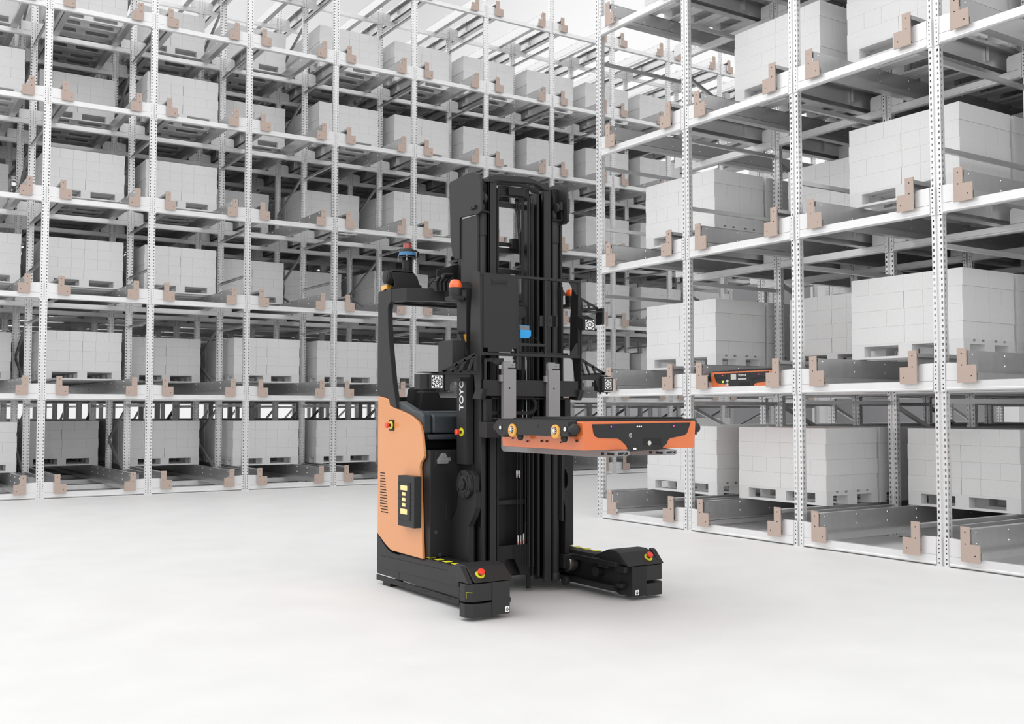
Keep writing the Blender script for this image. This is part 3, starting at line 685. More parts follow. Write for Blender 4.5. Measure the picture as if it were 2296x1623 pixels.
# mast foot and reach carriage
b = MB(); b.box(3.72, mir(3.72), YM+.16, YM+.22, .12, .24); b.prism([(3.90, .06), (3.93, .06), (3.93, .10), (3.99, .24), (4.06, .24), (4.12, .12), (4.17, .12), (4.17, .02), (4.20, .02), (4.20, .34), (3.86, .34), (3.86, .12), (3.9, .12)], YM+.10, YM+.12, 'y')
b.box(3.72, mir(3.72), YM+.225, YM+.25, .24, 1.60)
part('mast_foot', b, M_dark2)
armp = px([(1010,1262),(1006,1235),(1008,1190),(1012,1165),(1024,1138),(1026,1110),(1025,1080),(1030,1062),(1042,1054),(1056,1057),(1063,1068),(1063,1100),(1066,1104),(1066,1138),(1062,1155),(1050,1180),(1050,1262)], 3.60)
for s in (0, 1):
    fx = (lambda x: x) if s == 0 else mir
    b = MB()
    if s == 0: b.prism(armp, 3.60, 3.645, 'x')
    else: b.prism([(6.075, .26), (6.075, .60), (6.13, .74), (6.13, 1.0), (6.3, 1.0), (6.3, .26)], 4.425, 4.465, 'x')
    b.box(fx(3.60), fx(3.70), 6.06, 6.30, .16, .26)
    ra = part('reach_carriage_arm', b, M_dark2, bevel=.005)
    cy, cz = 6.085, .795
    if s: cy, cz, fx = 6.2, .795, (lambda x: mir(x)-.03)
    b = MB(); b.cyl((fx(3.60), cy, cz), (fx(3.575), cy, cz), .098, .096, 40); b.cyl((fx(3.577), cy, cz), (fx(3.570), cy, cz), .060, seg=32, m=1)
    b.cyl((fx(3.571), cy, cz), (fx(3.553), cy, cz), .042, seg=6); b.cyl((fx(3.555), cy, cz), (fx(3.549), cy, cz), .016, seg=20, m=1); b.cyl((fx(3.551), cy, cz), (fx(3.546), cy, cz), .008, seg=20)
    for a in (60, 130, 200, 260, 330): t = math.radians(a); b.cyl((fx(3.577), cy+.08*math.cos(t), cz+.08*math.sin(t)), (fx(3.568), cy+.08*math.cos(t), cz+.08*math.sin(t)), .010, seg=12)
    part('pivot_hub', b, [M_dark2, M_black], ra, bevel=.002)
    b = MB(); b.cyl((fx(3.62), 6.10, .185), (fx(3.55), 6.10, .185), .055, seg=28); part('guide_roller', b, M_steel, ra, 'bare steel roller', smooth=True)
    b = MB(); b.cyl((fx(3.66), 6.08, .055+.015), (fx(3.62), 6.08, .07), .03, seg=20); part('guide_roller', b, M_black, ra, smooth=True)

# ---------------- fork carriage and load guard
YC = 5.965
b = MB()
def fbar(b, u0, v0, u1, v1, y0=YC, y1=YC+.02):
    a = at(u0, v0, 'y', y0); c = at(u1, v1, 'y', y0); b.box(a.x, c.x, y0, y1, c.z, a.z)
xl_ = at(1078, 700, 'y', YC).x; xr_ = at(1301, 700, 'y', YC).x
zt1 = at(1076, 610, 'y', YC).z; zt0 = at(1076, 616, 'y', YC).z; zb1 = at(1080, 789, 'y', YC).z; zb0 = at(1080, 796, 'y', YC).z
b.box(xl_, xr_, YC, YC+.025, zt0, zt1); b.box(xl_, xr_, YC, YC+.025, zb0, zb1)
for u in (1078, 1158.5, 1222.5, 1297): a = at(u, 700, 'y', YC).x; b.box(a, a+.018, YC+.002, YC+.02, zb0+.004, zt1-.004)
x1_, x2_ = at(1162, 772, 'y', YC).x, at(1224, 772, 'y', YC).x; zz = at(1190, 773, 'y', YC).z; b.box(x1_, x2_, YC, YC+.02, zz-.01, zz+.01)
b.box(x1_, xr_-.05, YC+.08, YC+.10, zb0+.02, zb0+.04)
for s_ in (1, -1):
    zc = zt0 if s_ == 1 else zb1
    b.prism([(xr_-.018, zc), (xr_-.018, zc-s_*.09), (xr_-.03, zc-s_*.09), (xr_-.09, zc-s_*.008), (xr_-.09, zc)], YC+.004, YC+.010, 'y')
part('load_guard_frame', b, M_dark, bevel=.002)
side = px([(1061, 609), (1077, 609), (1079, 870), (1072, 876), (1066, 868), (1060, 800), (1055, 795), (1056, 700)], xl_-.003)
for s in (0, 1):
    xs_ = (xl_-.008, xl_) if s == 0 else (xr_, xr_+.008)
    b = MB(); b.prism(side, xs_[0], xs_[1], 'x')
    for v in (650, 685, 755, 780, 808, 822): q = at(1070, v, 'x', xl_); b.cyl((xs_[0]-.002, q.y, q.z), (xs_[1]+.002, q.y, q.z), .006, seg=10, m=1)
    part('guard_side_plate', b, [M_dark, M_hole])
    b = MB(); pz = [(6.0, 1.36), (6.045, 1.36), (6.07, 1.50), (6.07, 1.54), (5.98, 1.54), (5.975, 1.48)]
    fp = px([(1059, 894), (1077, 896), (1083, 872), (1067, 869)], xl_-.005)
    b.prism(fp, *((xl_-.006, xl_+.034) if s == 0 else (xr_-.034, xr_+.006)), 'x'); part('guard_foot', b, M_dark, bevel=.003)
pxl, pxr = at(1084, 700, 'y', YC-.004).x, at(1158, 700, 'y', YC-.004).x; pz1, pz0 = at(1084, 614, 'y', YC).z, at(1084, 779, 'y', YC).z
b = MB(); b.prism([(pxl, pz0), (pxl+.035, pz0), (pxl+.04, pz0-.028), (pxr-.04, pz0-.028), (pxr-.035, pz0), (pxr, pz0), (pxr, pz1), (pxl, pz1)], YC-.006, YC+.012, 'y')
gp = part('guard_panel', b, M_dark, label='charcoal cover panel with a slot handle', bevel=.002)
a = at(1104, 627, 'y', YC-.006); c = at(1137, 639, 'y', YC-.006)
b = MB(); b.box(a.x-.008, c.x+.008, YC-.008, YC-.005, c.z-.008, a.z+.008); b.box(a.x, c.x, YC-.009, YC-.007, c.z, a.z, 1); b.box(a.x+.004, c.x-.006, YC-.010, YC-.0085, a.z-.012, a.z-.004)
for xx, zz in ((pxl+.03, pz1-.17), (pxr-.03, pz1-.17), (pxl+.03, pz0+.10), (pxr-.03, pz0+.10)): b.cyl((xx, YC-.0075, zz), (xx, YC-.005, zz), .005, seg=10)
part('handle_slot', b, [M_dark, M_hole], gp, bevel=0)
# blue code reader
a = at(1167, 739, 'y', YC+.03); c = at(1191, 759, 'y', YC+.03)
b = MB(); b.prism([(a.x, a.z), (a.x, c.z), (c.x-.02, c.z), (c.x, c.z+.02), (c.x, a.z)], YC+.03, YC+.07, 'y'); br = part('code_reader', b, M_blue, label='bright blue sensor box')
a2 = at(1165, 729, 'y', YC+.035); c2 = at(1187, 740, 'y', YC+.035)
b = MB(); b.box(a2.x, c2.x, YC+.036, YC+.05, c2.z, a2.z); b.box(a2.x, c2.x-.004, YC+.033, YC+.037, c2.z, a2.z-.004, 1); part('reader_window', b, [M_blue, M_gray], br, bevel=0)
b = MB(); q = at(1192, 757, 'y', YC+.05); b.tube([tuple(q), (q.x+.04, q.y, q.z-.005), (q.x+.07, q.y, q.z-.03), (q.x+.09, q.y, q.z-.10)], .003, 6); part('reader_cable', b, M_black, br, bevel=0)
# bracket with slot on the right of the guard
for u0, u1 in ((1212, 1222), (1228, 1238)):
    a = at(u0, 707, 'y', YC+.01); c = at(u1, 732, 'y', YC+.01); 
b = MB(); a = at(1211, 707, 'y', YC+.02); c = at(1222, 732, 'y', YC+.02); b.box(a.x, c.x, YC+.02, YC+.05, c.z, a.z)
a = at(1227, 707, 'y', YC); c = at(1238, 733, 'y', YC); b.box(a.x, c.x, YC-.004, YC+.03, c.z, a.z); b.box(a.x+.016, a.x+.024, YC-.006, YC-.003, c.z+.025, a.z-.025, 1)
a = at(1246, 707, 'y', YC); c = at(1250, 733, 'y', YC); b.box(a.x, c.x, YC-.004, YC+.03, c.z, a.z)
part('sensor_mount', b, [M_dark, M_hole])
# lower carriage
b = MB(); a = at(1088, 851, 'y', YC); c = at(1288, 888, 'y', YC)
zc1, zc0 = at(1150, 852, 'y', YC).z, at(1150, 888, 'y', YC).z
b.box(xl_+.02, xr_-.02, YC, YC+.05, zc0, zc1)
for u in (1105, 1117, 1166, 1206, 1262): q = at(u, 852, 'y', YC).x; b.box(q, q+.012, YC-.001, YC+.051, zc1-.008, zc1+.0005, 1)
b.cyl((xr_-.03, YC-.003, zc0+.045), (xr_-.03, YC, zc0+.045), .008, seg=12, m=1)
part('fork_carriage', b, [M_dark, M_hole])
b = MB(); zz = at(1090, 805, 'y', YC+.02); a1 = at(1088, 803, 'y', YC+.02); a2 = at(1130, 812, 'y', YC+.02)
b.prism(py([(1088, 803), (1130, 803), (1130, 817), (1113, 819), (1104, 811), (1088, 811)], YC+.02), YC+.02, YC+.028, 'y')
for u, v in ((1094, 806.5), (1107, 806.5), (1123, 805), (1123, 814)): q = at(u, v, 'y', YC+.02); b.box(q.x-.008, q.x+.010, YC+.018, YC+.021, q.z-.004, q.z+.005, 1)
b.box(at(1086, 800, 'y', YC).x, at(1092, 800, 'y', YC).x, YC, YC+.03, zc1, zz.z)
part('carriage_bracket', b, [M_dark, M_hole])
# lower carriage frame with windows and energy chain
b = MB(); xa = at(1088, 900, 'y', YC+.03).x; xb = at(1280, 900, 'y', YC+.03).x; z_a = at(1100, 891, 'y', YC+.03).z; z_b = at(1100, 946, 'y', YC+.03).z
b.box(xa, xb, YC+.02, YC+.06, z_a-.012, z_a); b.box(xa, xa+.05, YC+.02, YC+.06, z_b, z_a); b.box(xb-.06, xb-.01, YC+.02, YC+.06, z_b, z_a); b.box(xa, xb, YC+.05, YC+.06, z_b, z_b+.01)
part('carriage_frame', b, M_dark2)
b = MB(); a = at(1087, 946, 'y', YC+.02); c = at(1117, 981, 'y', YC+.02); b.box(a.x, c.x, YC-.0, YC+.10, c.z, a.z); part('carriage_box', b, M_dark)
b = MB(); pts = []
zc_ = at(1160, 908, 'y', YC+.04).z; x_0 = at(1157, 900, 'y', YC+.04).x; x_1 = at(1186, 900, 'y', YC+.04).x; rr = .055
for t in range(6): pts.append((x_0+(x_1-x_0)*t/5, zc_+rr))
for a in range(75, -91, -15): pts.append((x_1+rr*math.cos(math.radians(a)), zc_+rr*math.sin(math.radians(a))))
for t in range(6): pts.append((x_1+(xa+.05-x_1)*t/5, zc_-rr))
for i, (p, q) in enumerate(zip(pts, pts[1:])):
    b.bar((p[0]+(q[0]-p[0])*.06, YC+.045, p[1]+(q[1]-p[1])*.06), (q[0]-(q[0]-p[0])*.06, YC+.045, q[1]-(q[1]-p[1])*.06), .03, .024)
part('energy_chain', b, M_dark2, bevel=0)

# camera arms with marker plates
def marker(parent, cx_, y, cz_, w_, h_):
    N = 15; g1 = ["000111111111000", "0", ]
    pat = ["110000000000011", "110011111110011"]
    rows = ["###.........###", "###..##.##..###", "##.##.###.##.##", "...#.##.##.#...", "..##.#...#.##..", ".#.##..#..##.#.", ".###..#.#..###.", "..##.#.#.#.##..",]
    rows = ["###..........##", ]
    b = MB(); b.box(cx_-w_*.56, cx_+w_*.56, y-.002, y+.0, cz_-h_*.56, cz_+h_*.56); pl = part('marker_plate', b, M_black, parent, bevel=0)
    R = ["##.....##", "#..#.#..#", "...###...", ".#.....#.".replace(' ', ''), ]
    P_ = ["XX.........XX",
          "XX..XX.XX..XX",
          "...XXX.XXX...".replace('XXX.XXX', '.XXXXX.'),
          "..X.X...X.X..",
          ".XXX..X..XXX.",
          ".X...X.X...X.",
          "..XX..X..XX..".replace('..X..', '.XXX.'),
          ".X...X.X...X.",
          ".XXX..X..XXX.",
          "..X.X...X.X..",
          "....XXXXX....",
          "XX..XX.XX..XX",
          "XX.........XX"]
    b = MB(); n = 13
    for r, row in enumerate(P_):
        for c_, ch in enumerate(row):
            if ch == 'X':
                x0 = cx_-w_/2+w_*c_/n; z0 = cz_+h_/2-h_*(r+1)/n
                b.box(x0, x0+w_/n, y-.0035, y-.002, z0, z0+h_/n)
    e = .0016
    for x0, x1, z0, z1 in ((-.5, .5, .5, .515), (-.5, .5, -.515, -.5), (-.515, -.5, -.5, .5), (.5, .515, -.5, .5)):
        b.box(cx_+w_*x0, cx_+w_*x1, y-.0035, y-.002, cz_+h_*z0, cz_+h_*z1)
    part('marker_pattern', b, M_white, pl, 'white block pattern', bevel=0)
YK = 5.90
def camera_arm(b, arm_px, truss_px, slats):
    return
b = MB()
tr = [(992, 833), (1065, 794), (1066, 835)]
T0, T1, T2 = (Vector(at(u, v, 'y', YC+.01)) for u, v in tr)
for p, q, w_ in ((T0, T1, .020), (T0, T2, .018), (T1, T2, .018)): b.bar(p, q, .010, w_)
for t in (.28, .52, .78): b.bar(T0.lerp(T2, t), T0.lerp(T1, min(1, t+.17)), .010, .018)
b.box(T0.x-.06, T2.x+.0, YK+.02, YC+.06, T0.z-.016, T0.z-.010)
tl = part('camera_arm_truss', b, M_dark, bevel=.001)
b = MB(); b.prism(py([(996, 836), (1053, 836.5), (1053, 846), (1019, 847), (1008, 862), (1007, 876), (996, 876)], YK+.04), YK+.03, YK+.05, 'y'); part('camera_arm_plate', b, M_dark, tl)
a = at(963, 838, 'y', YK); c = at(991, 873, 'y', YK)
b = MB(); b.box(a.x-.0, c.x+.004, YK, YK+.10, c.z, a.z+.003); b.box(a.x-.06, a.x, YK+.02, YK+.10, c.z, a.z-.002); b.box(a.x-.03, T0.x+.06, YK+.02, YK+.12, a.z+.010, a.z+.015); b.box(a.x-.03, T0.x+.06, YK+.02, YK+.12, c.z-.018, c.z-.014)
b.box(c.x+.004, T0.x+.02, YK+.04, YK+.09, c.z-.014, a.z+.01)
cb = part('camera_box', b, M_dark, tl, bevel=.006)
marker(cb, (a.x+c.x)/2+.008, YK, (a.z+c.z)/2, .078, .080)
b = MB()
tr = [(1355, 838), (1301, 805), (1301, 842)]
T0, T1, T2 = (Vector(at(u, v, 'y', YC+.01)) for u, v in tr)
for p, q, w_ in ((T0, T1, .020), (T0, T2, .022)): b.bar(p, q, .010, w_)
for t in (.35, .62, .85): b.bar(T0.lerp(T2, t), T0.lerp(T1, min(1, t+.17)), .010, .014)
tl = part('camera_arm_truss', b, M_dark, bevel=.001)
b = MB(); b.prism(py([(1301, 842), (1353, 842), (1353, 879), (1341, 879), (1333, 853), (1301, 851)], YK+.04), YK+.03, YK+.05, 'y'); part('camera_arm_plate', b, M_dark, tl)
a = at(1353, 847, 'y', YK); c = at(1373, 876, 'y', YK)
b = MB(); b.box(a.x-.01, c.x+.005, YK, YK+.10, c.z, a.z); b.box(a.x-.01, c.x-.0, YK+.02, YK+.08, a.z+.008, a.z+.012); b.box(a.x-.01, c.x, YK+.02, YK+.08, c.z-.012, c.z-.008)
for xx in (a.x, c.x-.02): b.cyl((xx, YK+.04, c.z-.025), (xx, YK+.04, c.z-.010), .008, seg=10); b.cyl((xx, YK+.04, a.z+.01), (xx, YK+.04, a.z+.02), .008, seg=10)
cb = part('camera_box', b, M_black, tl, bevel=.006); marker(cb, (a.x+c.x)/2, YK, (a.z+c.z)/2, .060, .074)
b = MB()
tr = [(1340, 692), (1303, 670), (1303, 694)]
T0, T1, T2 = (Vector(at(u, v, 'y', YC+.01)) for u, v in tr)
for p, q, w_ in ((T0, T1, .016), (T0, T2, .020)): b.bar(p, q, .010, w_)
for t in (.5, .95): b.bar(T0.lerp(T2, t), T0.lerp(T1, min(1, t+.1)), .010, .012)
b.box(T2.x, T0.x, YK, YK+.10, T2.z-.020, T2.z-.012)
xx = at(1305, 760, 'y', YC).x; b.box(xr_+.008, xx, YC, YC+.02, at(1305, 793, 'y', YC).z, T2.z)
b.box(T0.x-.0, T0.x+.02, YK+.02, YK+.10, at(1340, 728, 'y', YC).z, T0.z)
tl = part('camera_arm_truss', b, M_dark, bevel=.001)
a = at(1309, 715, 'y', YK); c = at(1335, 741, 'y', YK)
b = MB(); b.prism([(YK, c.z), (YK, a.z), (YK+.09, a.z+.035), (YK+.13, a.z+.035), (YK+.11, c.z+.02)], a.x, c.x, 'x')
cb = part('camera_box', b, M_black, tl, bevel=.006, label='tilted black camera housing'); marker(cb, (a.x+c.x)/2, YK, (a.z+c.z)/2, .078, .070)
# grey cabinet and lamp left of the cover
a = at(984, 766, 'x', 3.50)
b = MB(); y_b = Yx(982, 800, 3.50); y_f = Yx(1014, 800, 3.50); b.box(3.50, 3.60, y_f, y_b, at(1000, 838, 'x', 3.5).z, at(1000, 764, 'x', 3.5).z)
b.box(3.58, 3.634, y_f+.03, y_b-.05, 1.5, 1.72); part('control_cabinet', b, M_dark, label='grey control cabinet')
b = MB(); q = at(1040, 757, 'y', 6.13); b.box(q.x-.012, q.x+.022, 6.13, 6.16, q.z-.03, q.z+.025); part('marker_lamp', b, M_amber2, label='small amber lamp')
b = MB(); q = at(1033, 745, 'y', 6.12); b.bar((q.x, q.y, q.z), (q.x+.05, q.y, q.z-.16), .008, .03); b.cyl((q.x-.03, q.y, q.z), (q.x+.03, q.y, q.z), .012, seg=12); part('lamp_bracket', b, M_dark)

# forks
YF = 5.93
for s, (ua, ub, ut) in enumerate(((1130, 1157.3, 815), (1230.5, 1256, 818))):
    x0 = at(ua, 880, 'y', YF).x; x1 = at(ub, 880, 'y', YF).x; zt_ = at((ua+ub)/2, 827.5+2.5*s, 'y', YF).z; zc_ = at((ua+ub)/2, 812.5+2.8*s, 'y', YF).z
    b = MB()
    sidep = [(YF+.01, 1.020), (YF+.036, 1.04), (YF+.036, zt_), (YF, zt_), (YF, 1.064), (4.80, 1.064), (4.715, 1.060), (4.715, 1.036), (4.735, 1.028), (4.98, 1.018)]
    b.prism(sidep, x0, x1, 'x')
    b.box(x0-.002, x1-.003, YF+.004, YF+.03, zt_, zc_); b.box(x0+.02, x1-.02, YF+.03, YF+.05, zc_, zc_+.01)
    b.box(x0-.02, x0, YF+.01, YF+.036, zt_-.085, zt_-.04)
    b.box(x0+.036, x1-.004, YF+.002, YF+.03, zt_-.001, zt_+.010, 1)
    b.cyl((x0+.045, YF-.002, zt_-.13), (x0+.045, YF+.001, zt_-.13), .006, seg=12, m=1)
    for dx in (.06, .072): b.cyl((x0+dx, YF+.002, zc_-.02), (x0+dx, YF+.005, zc_-.02), .0025, seg=8, m=1)
    b.box(x0-.0008, x0+.001, 4.735, 4.80, 1.034, 1.050, 1); b.box(x0-.0008, x0+.001, 4.83, 4.86, 1.033, 1.049, 1)
    b.box(x0+.012, x1-.012, 4.7142, 4.716, 1.038, 1.052, 1)
    b.bar((x0+.05, 4.7135, 1.037), (x1-.03, 4.7135, 1.053), .003, .005)
    part('fork', b, [M_fork, M_hole], bevel=.002, label='grey steel fork')

# ------------------------------------------------------------------ the shuttles
def shuttle(loc, rz, label, front):
    """local frame: x across (left to right), y = 0 at the front face running back, z up"""
    root = empty('pallet_shuttle', loc, rz); tag(root, label, 'pallet shuttle')
    W = .885; D = .875; Hh = .168; O = Vector((0, 0, 0))
    def sp(name, b, mats, parent=None, lab=None, bevel=.003, smooth=False): return part(name, b, mats, parent or root, lab, bevel, smooth, O)
    b = MB(); hw = W/2
    fr = [(-hw+.012, 0), (hw-.012, 0), (hw, Hh-.006), (hw-.006, Hh), (-hw+.006, Hh), (-hw, Hh-.006)]
    b.prism([(p, z) for p, z in fr], 0, D, 'y')
    body = sp('body', b, M_sorg, lab='orange painted body')
    b = MB(); b.box(-hw+.01, hw-.01, .02, D-.02, Hh, Hh+.012); b.box(-hw+.20, hw-.05, .06, D-.06, Hh+.012, Hh+.024); b.box(-hw+.03, hw-.03, .10, D-.1, Hh+.012, Hh+.018)
    sp('lifting_deck', b, M_dark)
    for s in (-1, 1):
        xo = s*(hw+.062); xi = s*hw
        b = MB()
        prof = [(-.0, 0)]
        side = [(.03, Hh-.095), (.0, Hh-.03), (.02, Hh+.004), (D-.03, Hh+.004), (D+.01, Hh-.02), (D+.022, Hh-.045), (D-.02, Hh-.085), (D-.05, Hh-.10)]
        b.prism([(.055, Hh-.088), (.055, Hh+.0), (.075, Hh+.012), (D-.06, Hh+.012), (D-.03, Hh-.01), (D-.02, Hh-.04), (D-.04, Hh-.075), (D-.10, Hh-.105), (D-.13, Hh-.105), (D-.15, Hh-.088)], min(xo, xi), max(xo, xi), 'x')
        pass
        b.box(xo-s*.001, xo+s*.004, .06, D, Hh+.010, Hh+.013)
        sm = sp('side_frame', b, M_dark, bevel=.006)
        b = MB(); c = Vector((s*(hw+.030), .055, Hh-.045)); b.lathe(c, (0, -1, 0), [(.033, 0), (.033, .018), (.028, .036), (.012, .046), (0, .047)], 24); b.lathe(Vector((s*(hw+.030), D-.03, Hh-.045)), (0, 1, 0), [(.033, 0), (.033, .018), (.028, .036), (.012, .046), (0, .047)], 24)
        sp('bumper', b, M_dark, sm, smooth=True, bevel=0)
        for yy in (.175, D-.235):
            b = MB(); b.cyl((s*(hw+.030), yy, Hh-.060), (s*(hw+.074), yy, Hh-.060), .043, .041, 32)
            wl = sp('wheel', b, M_wheelY, sm, 'amber drive wheel', smooth=True, bevel=.003)
            b = MB(); b.cyl((s*(hw+.071), yy, Hh-.054), (s*(hw+.077), yy, Hh-.054), .022, seg=24, m=1)
            b.cyl((s*(hw+.071), yy, Hh-.054), (s*(hw+.080), yy, Hh-.054), .013, seg=16)
            for a in range(10): t = a*PI/5; b.cyl((s*(hw+.071), yy+.018*math.cos(t), Hh-.054+.018*math.sin(t)), (s*(hw+.079), yy+.018*math.cos(t), Hh-.054+.018*math.sin(t)), .0035, seg=8)
            sp('wheel_hub', b, [M_chrome, M_hole], wl, 'bright wheel hub', bevel=0)
            b = MB(); b.box(xo-s*.002, xo+s*.0012, yy-.065, yy+.05, Hh-.102, Hh-.055) if False else b.cyl((xo-s*.03, yy-.05, Hh-.098), (xo-s*.015, yy-.05, Hh-.098), .025, seg=16); sp('wheel_opening', b, M_hole, sm, bevel=0)
        b = MB()
        for yy in (D-.09, .085): b.box(xo-s*.001, xo+s*.0015, yy-.022, yy+.022, Hh-.060, Hh-.030, 0); b.cyl((xo-s*.004, yy-.004, Hh-.045), (xo+s*.006, yy-.004, Hh-.045), .013, seg=20, m=1)
        sp('guide_roller', b, [M_hole, M_chrome], sm, 'polished roller', bevel=0)
        b = MB()
        for yy in (D-.25, .36): b.cyl((xo-s*.001, yy, Hh-.03), (xo+s*.001, yy, Hh-.03), .010, seg=14)
        for yy, zz, r in ((D-.13, .055, .005), (D-.30, .040, .005), (.42, .045, .007), (.365, .045, .007), (.22, .043, .005), (.06, .055, .008)): b.cyl((xi*1.0+s*.001-s*.006, yy, zz), (xi+s*.0006, yy, zz), r, seg=12)
        sp('bolt_holes', b, M_hole, sm, bevel=0)
    # front fascia
    def fz(pts): return [(x-hw, z) for x, z in pts]
    if front == 'plain':
        b = MB(); fa = fz([(.070, .152), (.080, .100), (.092, .082), (.115, .072), (.262, .066), (.285, .055), (.325, .024), (.335, .008), (.335, -.012), (.605, -.004), (.612, .014), (.625, .020), (.642, .030), (.650, .050), (.668, .062), (.79, .080), (.81, .094), (.838, .158)])
        b.prism(fa, -.006, .004, 'y'); fo = sp('front_cover', b, M_dark, lab='charcoal front cover with sensors', bevel=.002)
        b = MB(); b.box(-hw+.450, -hw+.592, -.0075, -.0055, .024, .064); mo = sp('front_opening', b, M_hole, fo, bevel=0)
        b = MB(); b.cyl((-hw+.50, -.009, .036), (-hw+.50, -.0075, .036), .014, seg=16); sp('inner_wheel', b, M_disp, mo, bevel=0)
        for xx in (.215, .705):
            b = MB(); b.box(-hw+xx-.022, -hw+xx+.022, -.008, -.0055, .126, .147); sn = sp('optical_sensor', b, M_navy, fo, 'dark blue sensor window', bevel=.001)
            b = MB(); b.cyl((-hw+xx-.010, -.0095, .137), (-hw+xx-.010, -.0078, .137), .005, seg=12); sp('indicator', b, M_led, sn, 'red light', bevel=0)
        b = MB(); b.box(-hw+.392, -hw+.446, -.008, -.0055, .125, .147); sn = sp('socket', b, M_black, fo, bevel=.001)
        b = MB()
        for k in range(3): b.cyl((-hw+.405+.0145*k, -.0095, .136), (-hw+.405+.0145*k, -.0078, .136), .0052, seg=12)
        sp('contact', b, M_white, sn, bevel=0)
        b = MB(); b.box(-hw+.365, -hw+.400, -.008, -.0055, -.004, .012); sn = sp('socket', b, M_black, fo, bevel=0)
        b = MB(); b.cyl((-hw+.377, -.0095, .004), (-hw+.377, -.0078, .004), .006, seg=12); b.cyl((-hw+.390, -.0095, .003), (-hw+.390, -.0078, .003), .006, seg=12); sp('contact', b, M_white, sn, bevel=0)
        b = MB()
        for xx, zz in ((.088, .143), (.295, .135), (.608, .137), (.820, .148), (.345, .015), (.59, .022)): b.cyl((-hw+xx, -.0068, zz), (-hw+xx, -.005, zz), .004, seg=10)
        sp('screw_holes', b, M_hole, fo, bevel=0)
        b = MB(); cxx = -hw+.353
        for r0, r1, sx in ((.013, .0112, .82), (.0075, .0058, .55)):
            n = 24
            for i in range(n):
                a0, a1 = 2*PI*i/n, 2*PI*(i+1)/n
                b.quad((cxx+r0*sx*math.cos(a0), -.0068, .084+r0*math.sin(a0)), (cxx+r0*sx*math.cos(a1), -.0068, .084+r0*math.sin(a1)), (cxx+(r1*sx-.0003)*math.cos(a1), -.0068, .084+r1*math.sin(a1)), (cxx+(r1*sx-.0003)*math.cos(a0), -.0068, .084+r1*math.sin(a0)))
        sp('round_mark', b, M_white, fo, 'white double oval mark', bevel=0)
    else:
        b = MB(); fa = fz([(.050, .150), (.075, .085), (.09, .062), (.12, .050), (.24, .043), (.28, .024), (.30, .006), (.60, .006), (.62, .03), (.64, .044), (.79, .058), (.81, .070), (.822, .158)])
        b.prism(fa, -.006, .004, 'y'); fo = sp('front_cover', b, M_dark, lab='charcoal front cover with display and lettering', bevel=.002)
        b = MB(); b.box(-hw+.415, -hw+.57, -.0075, -.0055, .018, .052); sp('front_opening', b, M_hole, fo, bevel=0)
        for xx in (.175, .68):
            b = MB(); b.box(-hw+xx-.020, -hw+xx+.022, -.008, -.0055, .120, .142); sn = sp('optical_sensor', b, M_navy, fo, 'dark blue sensor window', bevel=.001)
            b = MB(); b.cyl((-hw+xx+.012, -.0095, .131), (-hw+xx+.012, -.0078, .131), .005, seg=12); sp('indicator', b, M_led, sn, 'red light', bevel=0)
        b = MB(); b.box(-hw+.292, -hw+.305, -.0075, -.0055, .083, .143); b.box(-hw+.302, -hw+.378, -.009, -.0055, .085, .143, 1); sp('display', b, [M_hole, M_disp], fo, 'pale square display', bevel=.001)
        b = MB(); b.cyl((-hw+.188, -.009, .065), (-hw+.188, -.006, .065), .011, seg=20); sp('indicator', b, M_green, fo, 'green light', bevel=0)
        b = MB()
        for zz in (.072, .035): b.cyl((-hw+.253, -.0105, zz), (-hw+.253, -.006, zz), .0155, seg=20)
        sp('push_button', b, M_disp, fo, 'pale round buttons', bevel=0)
        b = MB(); b.prism(fz([(.09, .100), (.25, .110), (.25, .085), (.09, .092)]), -.0068, -.005, 'y'); b.prism(fz([(.585, .100), (.78, .110), (.78, .090), (.585, .076)]), -.0068, -.005, 'y'); b.cyl((-hw+.768, -.009, .102), (-hw+.768, -.006, .102), .006, seg=10, m=1)
        for pts in ([(.248, .15), (.252, .15), (.240, .115), (.236, .115)], [(.56, .15), (.564, .15), (.59, .112), (.586, .112)], [(.60, .075), (.604, .075), (.625, .03), (.621, .03)]): b.prism(fz(pts), -.0070, -.005, 'y', 1)
        sp('cover_ribs', b, [M_dark2, M_hole], fo, bevel=0)
        for txt, zz, sz in (('TOYOTA', .117, .027), ('Radioshuttle', .083, .023)):
            fc = bpy.data.curves.new('t', 'FONT'); fc.body = txt; fc.size = sz; fc.extrude = .0004; fc.offset = .0004
            to = bpy.data.objects.new('t', fc); C.objects.link(to); dg = bpy.context.evaluated_depsgraph_get()
            tm = bpy.data.meshes.new_from_object(to.evaluated_get(dg)); bpy.data.objects.remove(to); tm.materials.clear(); tm.materials.append(M_white)
            tm.transform(Matrix.Translation((-hw+.405, -.0068, zz)) @ Matrix(((1, 0, 0, 0), (0, 0, -1, 0), (0, 1, 0, 0), (0, 0, 0, 1))))
            link('lettering', tm, fo)
    return root
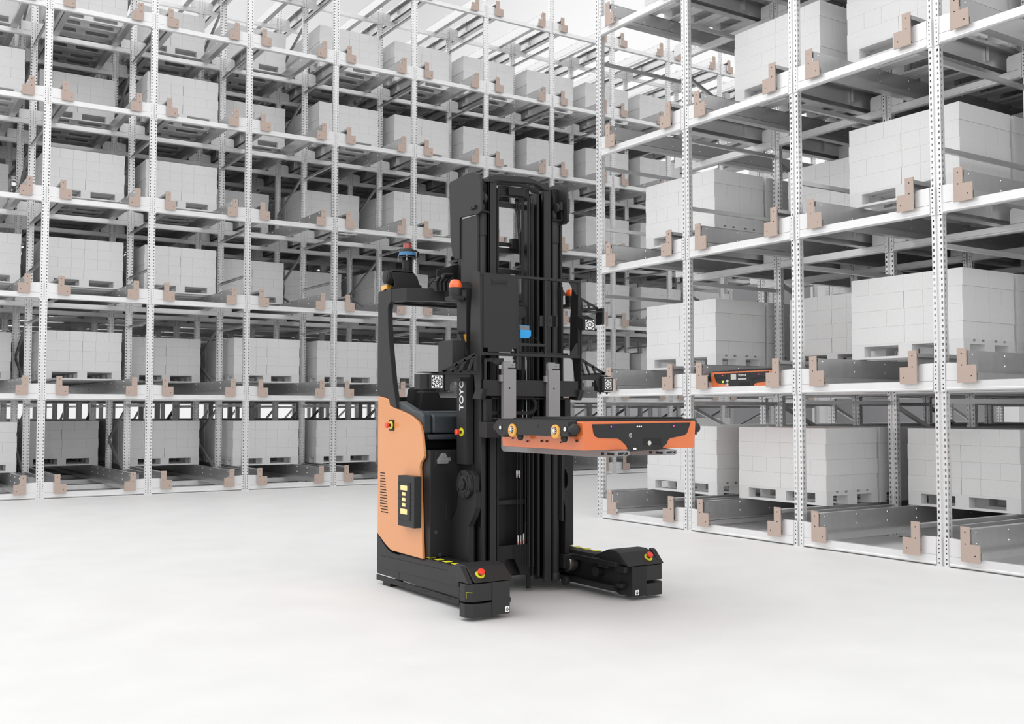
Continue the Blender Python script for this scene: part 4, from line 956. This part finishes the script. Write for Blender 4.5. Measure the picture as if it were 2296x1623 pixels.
shuttle((4.045, 4.775, 1.066), 0, 'orange and charcoal pallet shuttle carried on the forks of the reach truck', 'plain')
yc = RY0-1.5*S
shuttle((RX0+.035, yc, H[1]+.078), -PI/2, 'orange pallet shuttle parked in a lane of the right rack, second level', 'text')

#LIGHT
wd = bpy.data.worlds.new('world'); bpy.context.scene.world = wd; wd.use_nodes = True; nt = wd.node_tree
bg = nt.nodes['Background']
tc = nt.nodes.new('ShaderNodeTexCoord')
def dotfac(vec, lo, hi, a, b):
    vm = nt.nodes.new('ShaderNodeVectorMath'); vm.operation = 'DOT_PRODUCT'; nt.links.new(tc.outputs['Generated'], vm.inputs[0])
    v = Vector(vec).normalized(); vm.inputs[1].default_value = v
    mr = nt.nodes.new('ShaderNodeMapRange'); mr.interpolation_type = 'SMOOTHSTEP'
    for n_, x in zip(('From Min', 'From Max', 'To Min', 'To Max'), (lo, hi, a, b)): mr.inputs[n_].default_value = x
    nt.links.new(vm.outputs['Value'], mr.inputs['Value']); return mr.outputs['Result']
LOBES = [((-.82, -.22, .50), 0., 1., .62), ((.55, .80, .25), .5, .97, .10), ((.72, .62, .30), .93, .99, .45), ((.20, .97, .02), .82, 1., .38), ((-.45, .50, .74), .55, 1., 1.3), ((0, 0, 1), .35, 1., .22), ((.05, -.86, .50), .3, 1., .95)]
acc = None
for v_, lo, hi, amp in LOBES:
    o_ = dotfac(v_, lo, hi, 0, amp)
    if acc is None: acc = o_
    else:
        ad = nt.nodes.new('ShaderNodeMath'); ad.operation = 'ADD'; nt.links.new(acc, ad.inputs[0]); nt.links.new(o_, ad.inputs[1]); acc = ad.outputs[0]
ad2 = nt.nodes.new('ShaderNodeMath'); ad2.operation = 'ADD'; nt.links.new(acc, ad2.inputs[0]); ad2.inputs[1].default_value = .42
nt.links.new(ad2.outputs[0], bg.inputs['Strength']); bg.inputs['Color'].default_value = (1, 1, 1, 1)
sc = bpy.context.scene
sc.view_settings.view_transform = 'Standard'; sc.view_settings.look = 'None'; sc.view_settings.gamma = 1; sc.view_settings.exposure = 0
sc.view_settings.use_curve_mapping = False
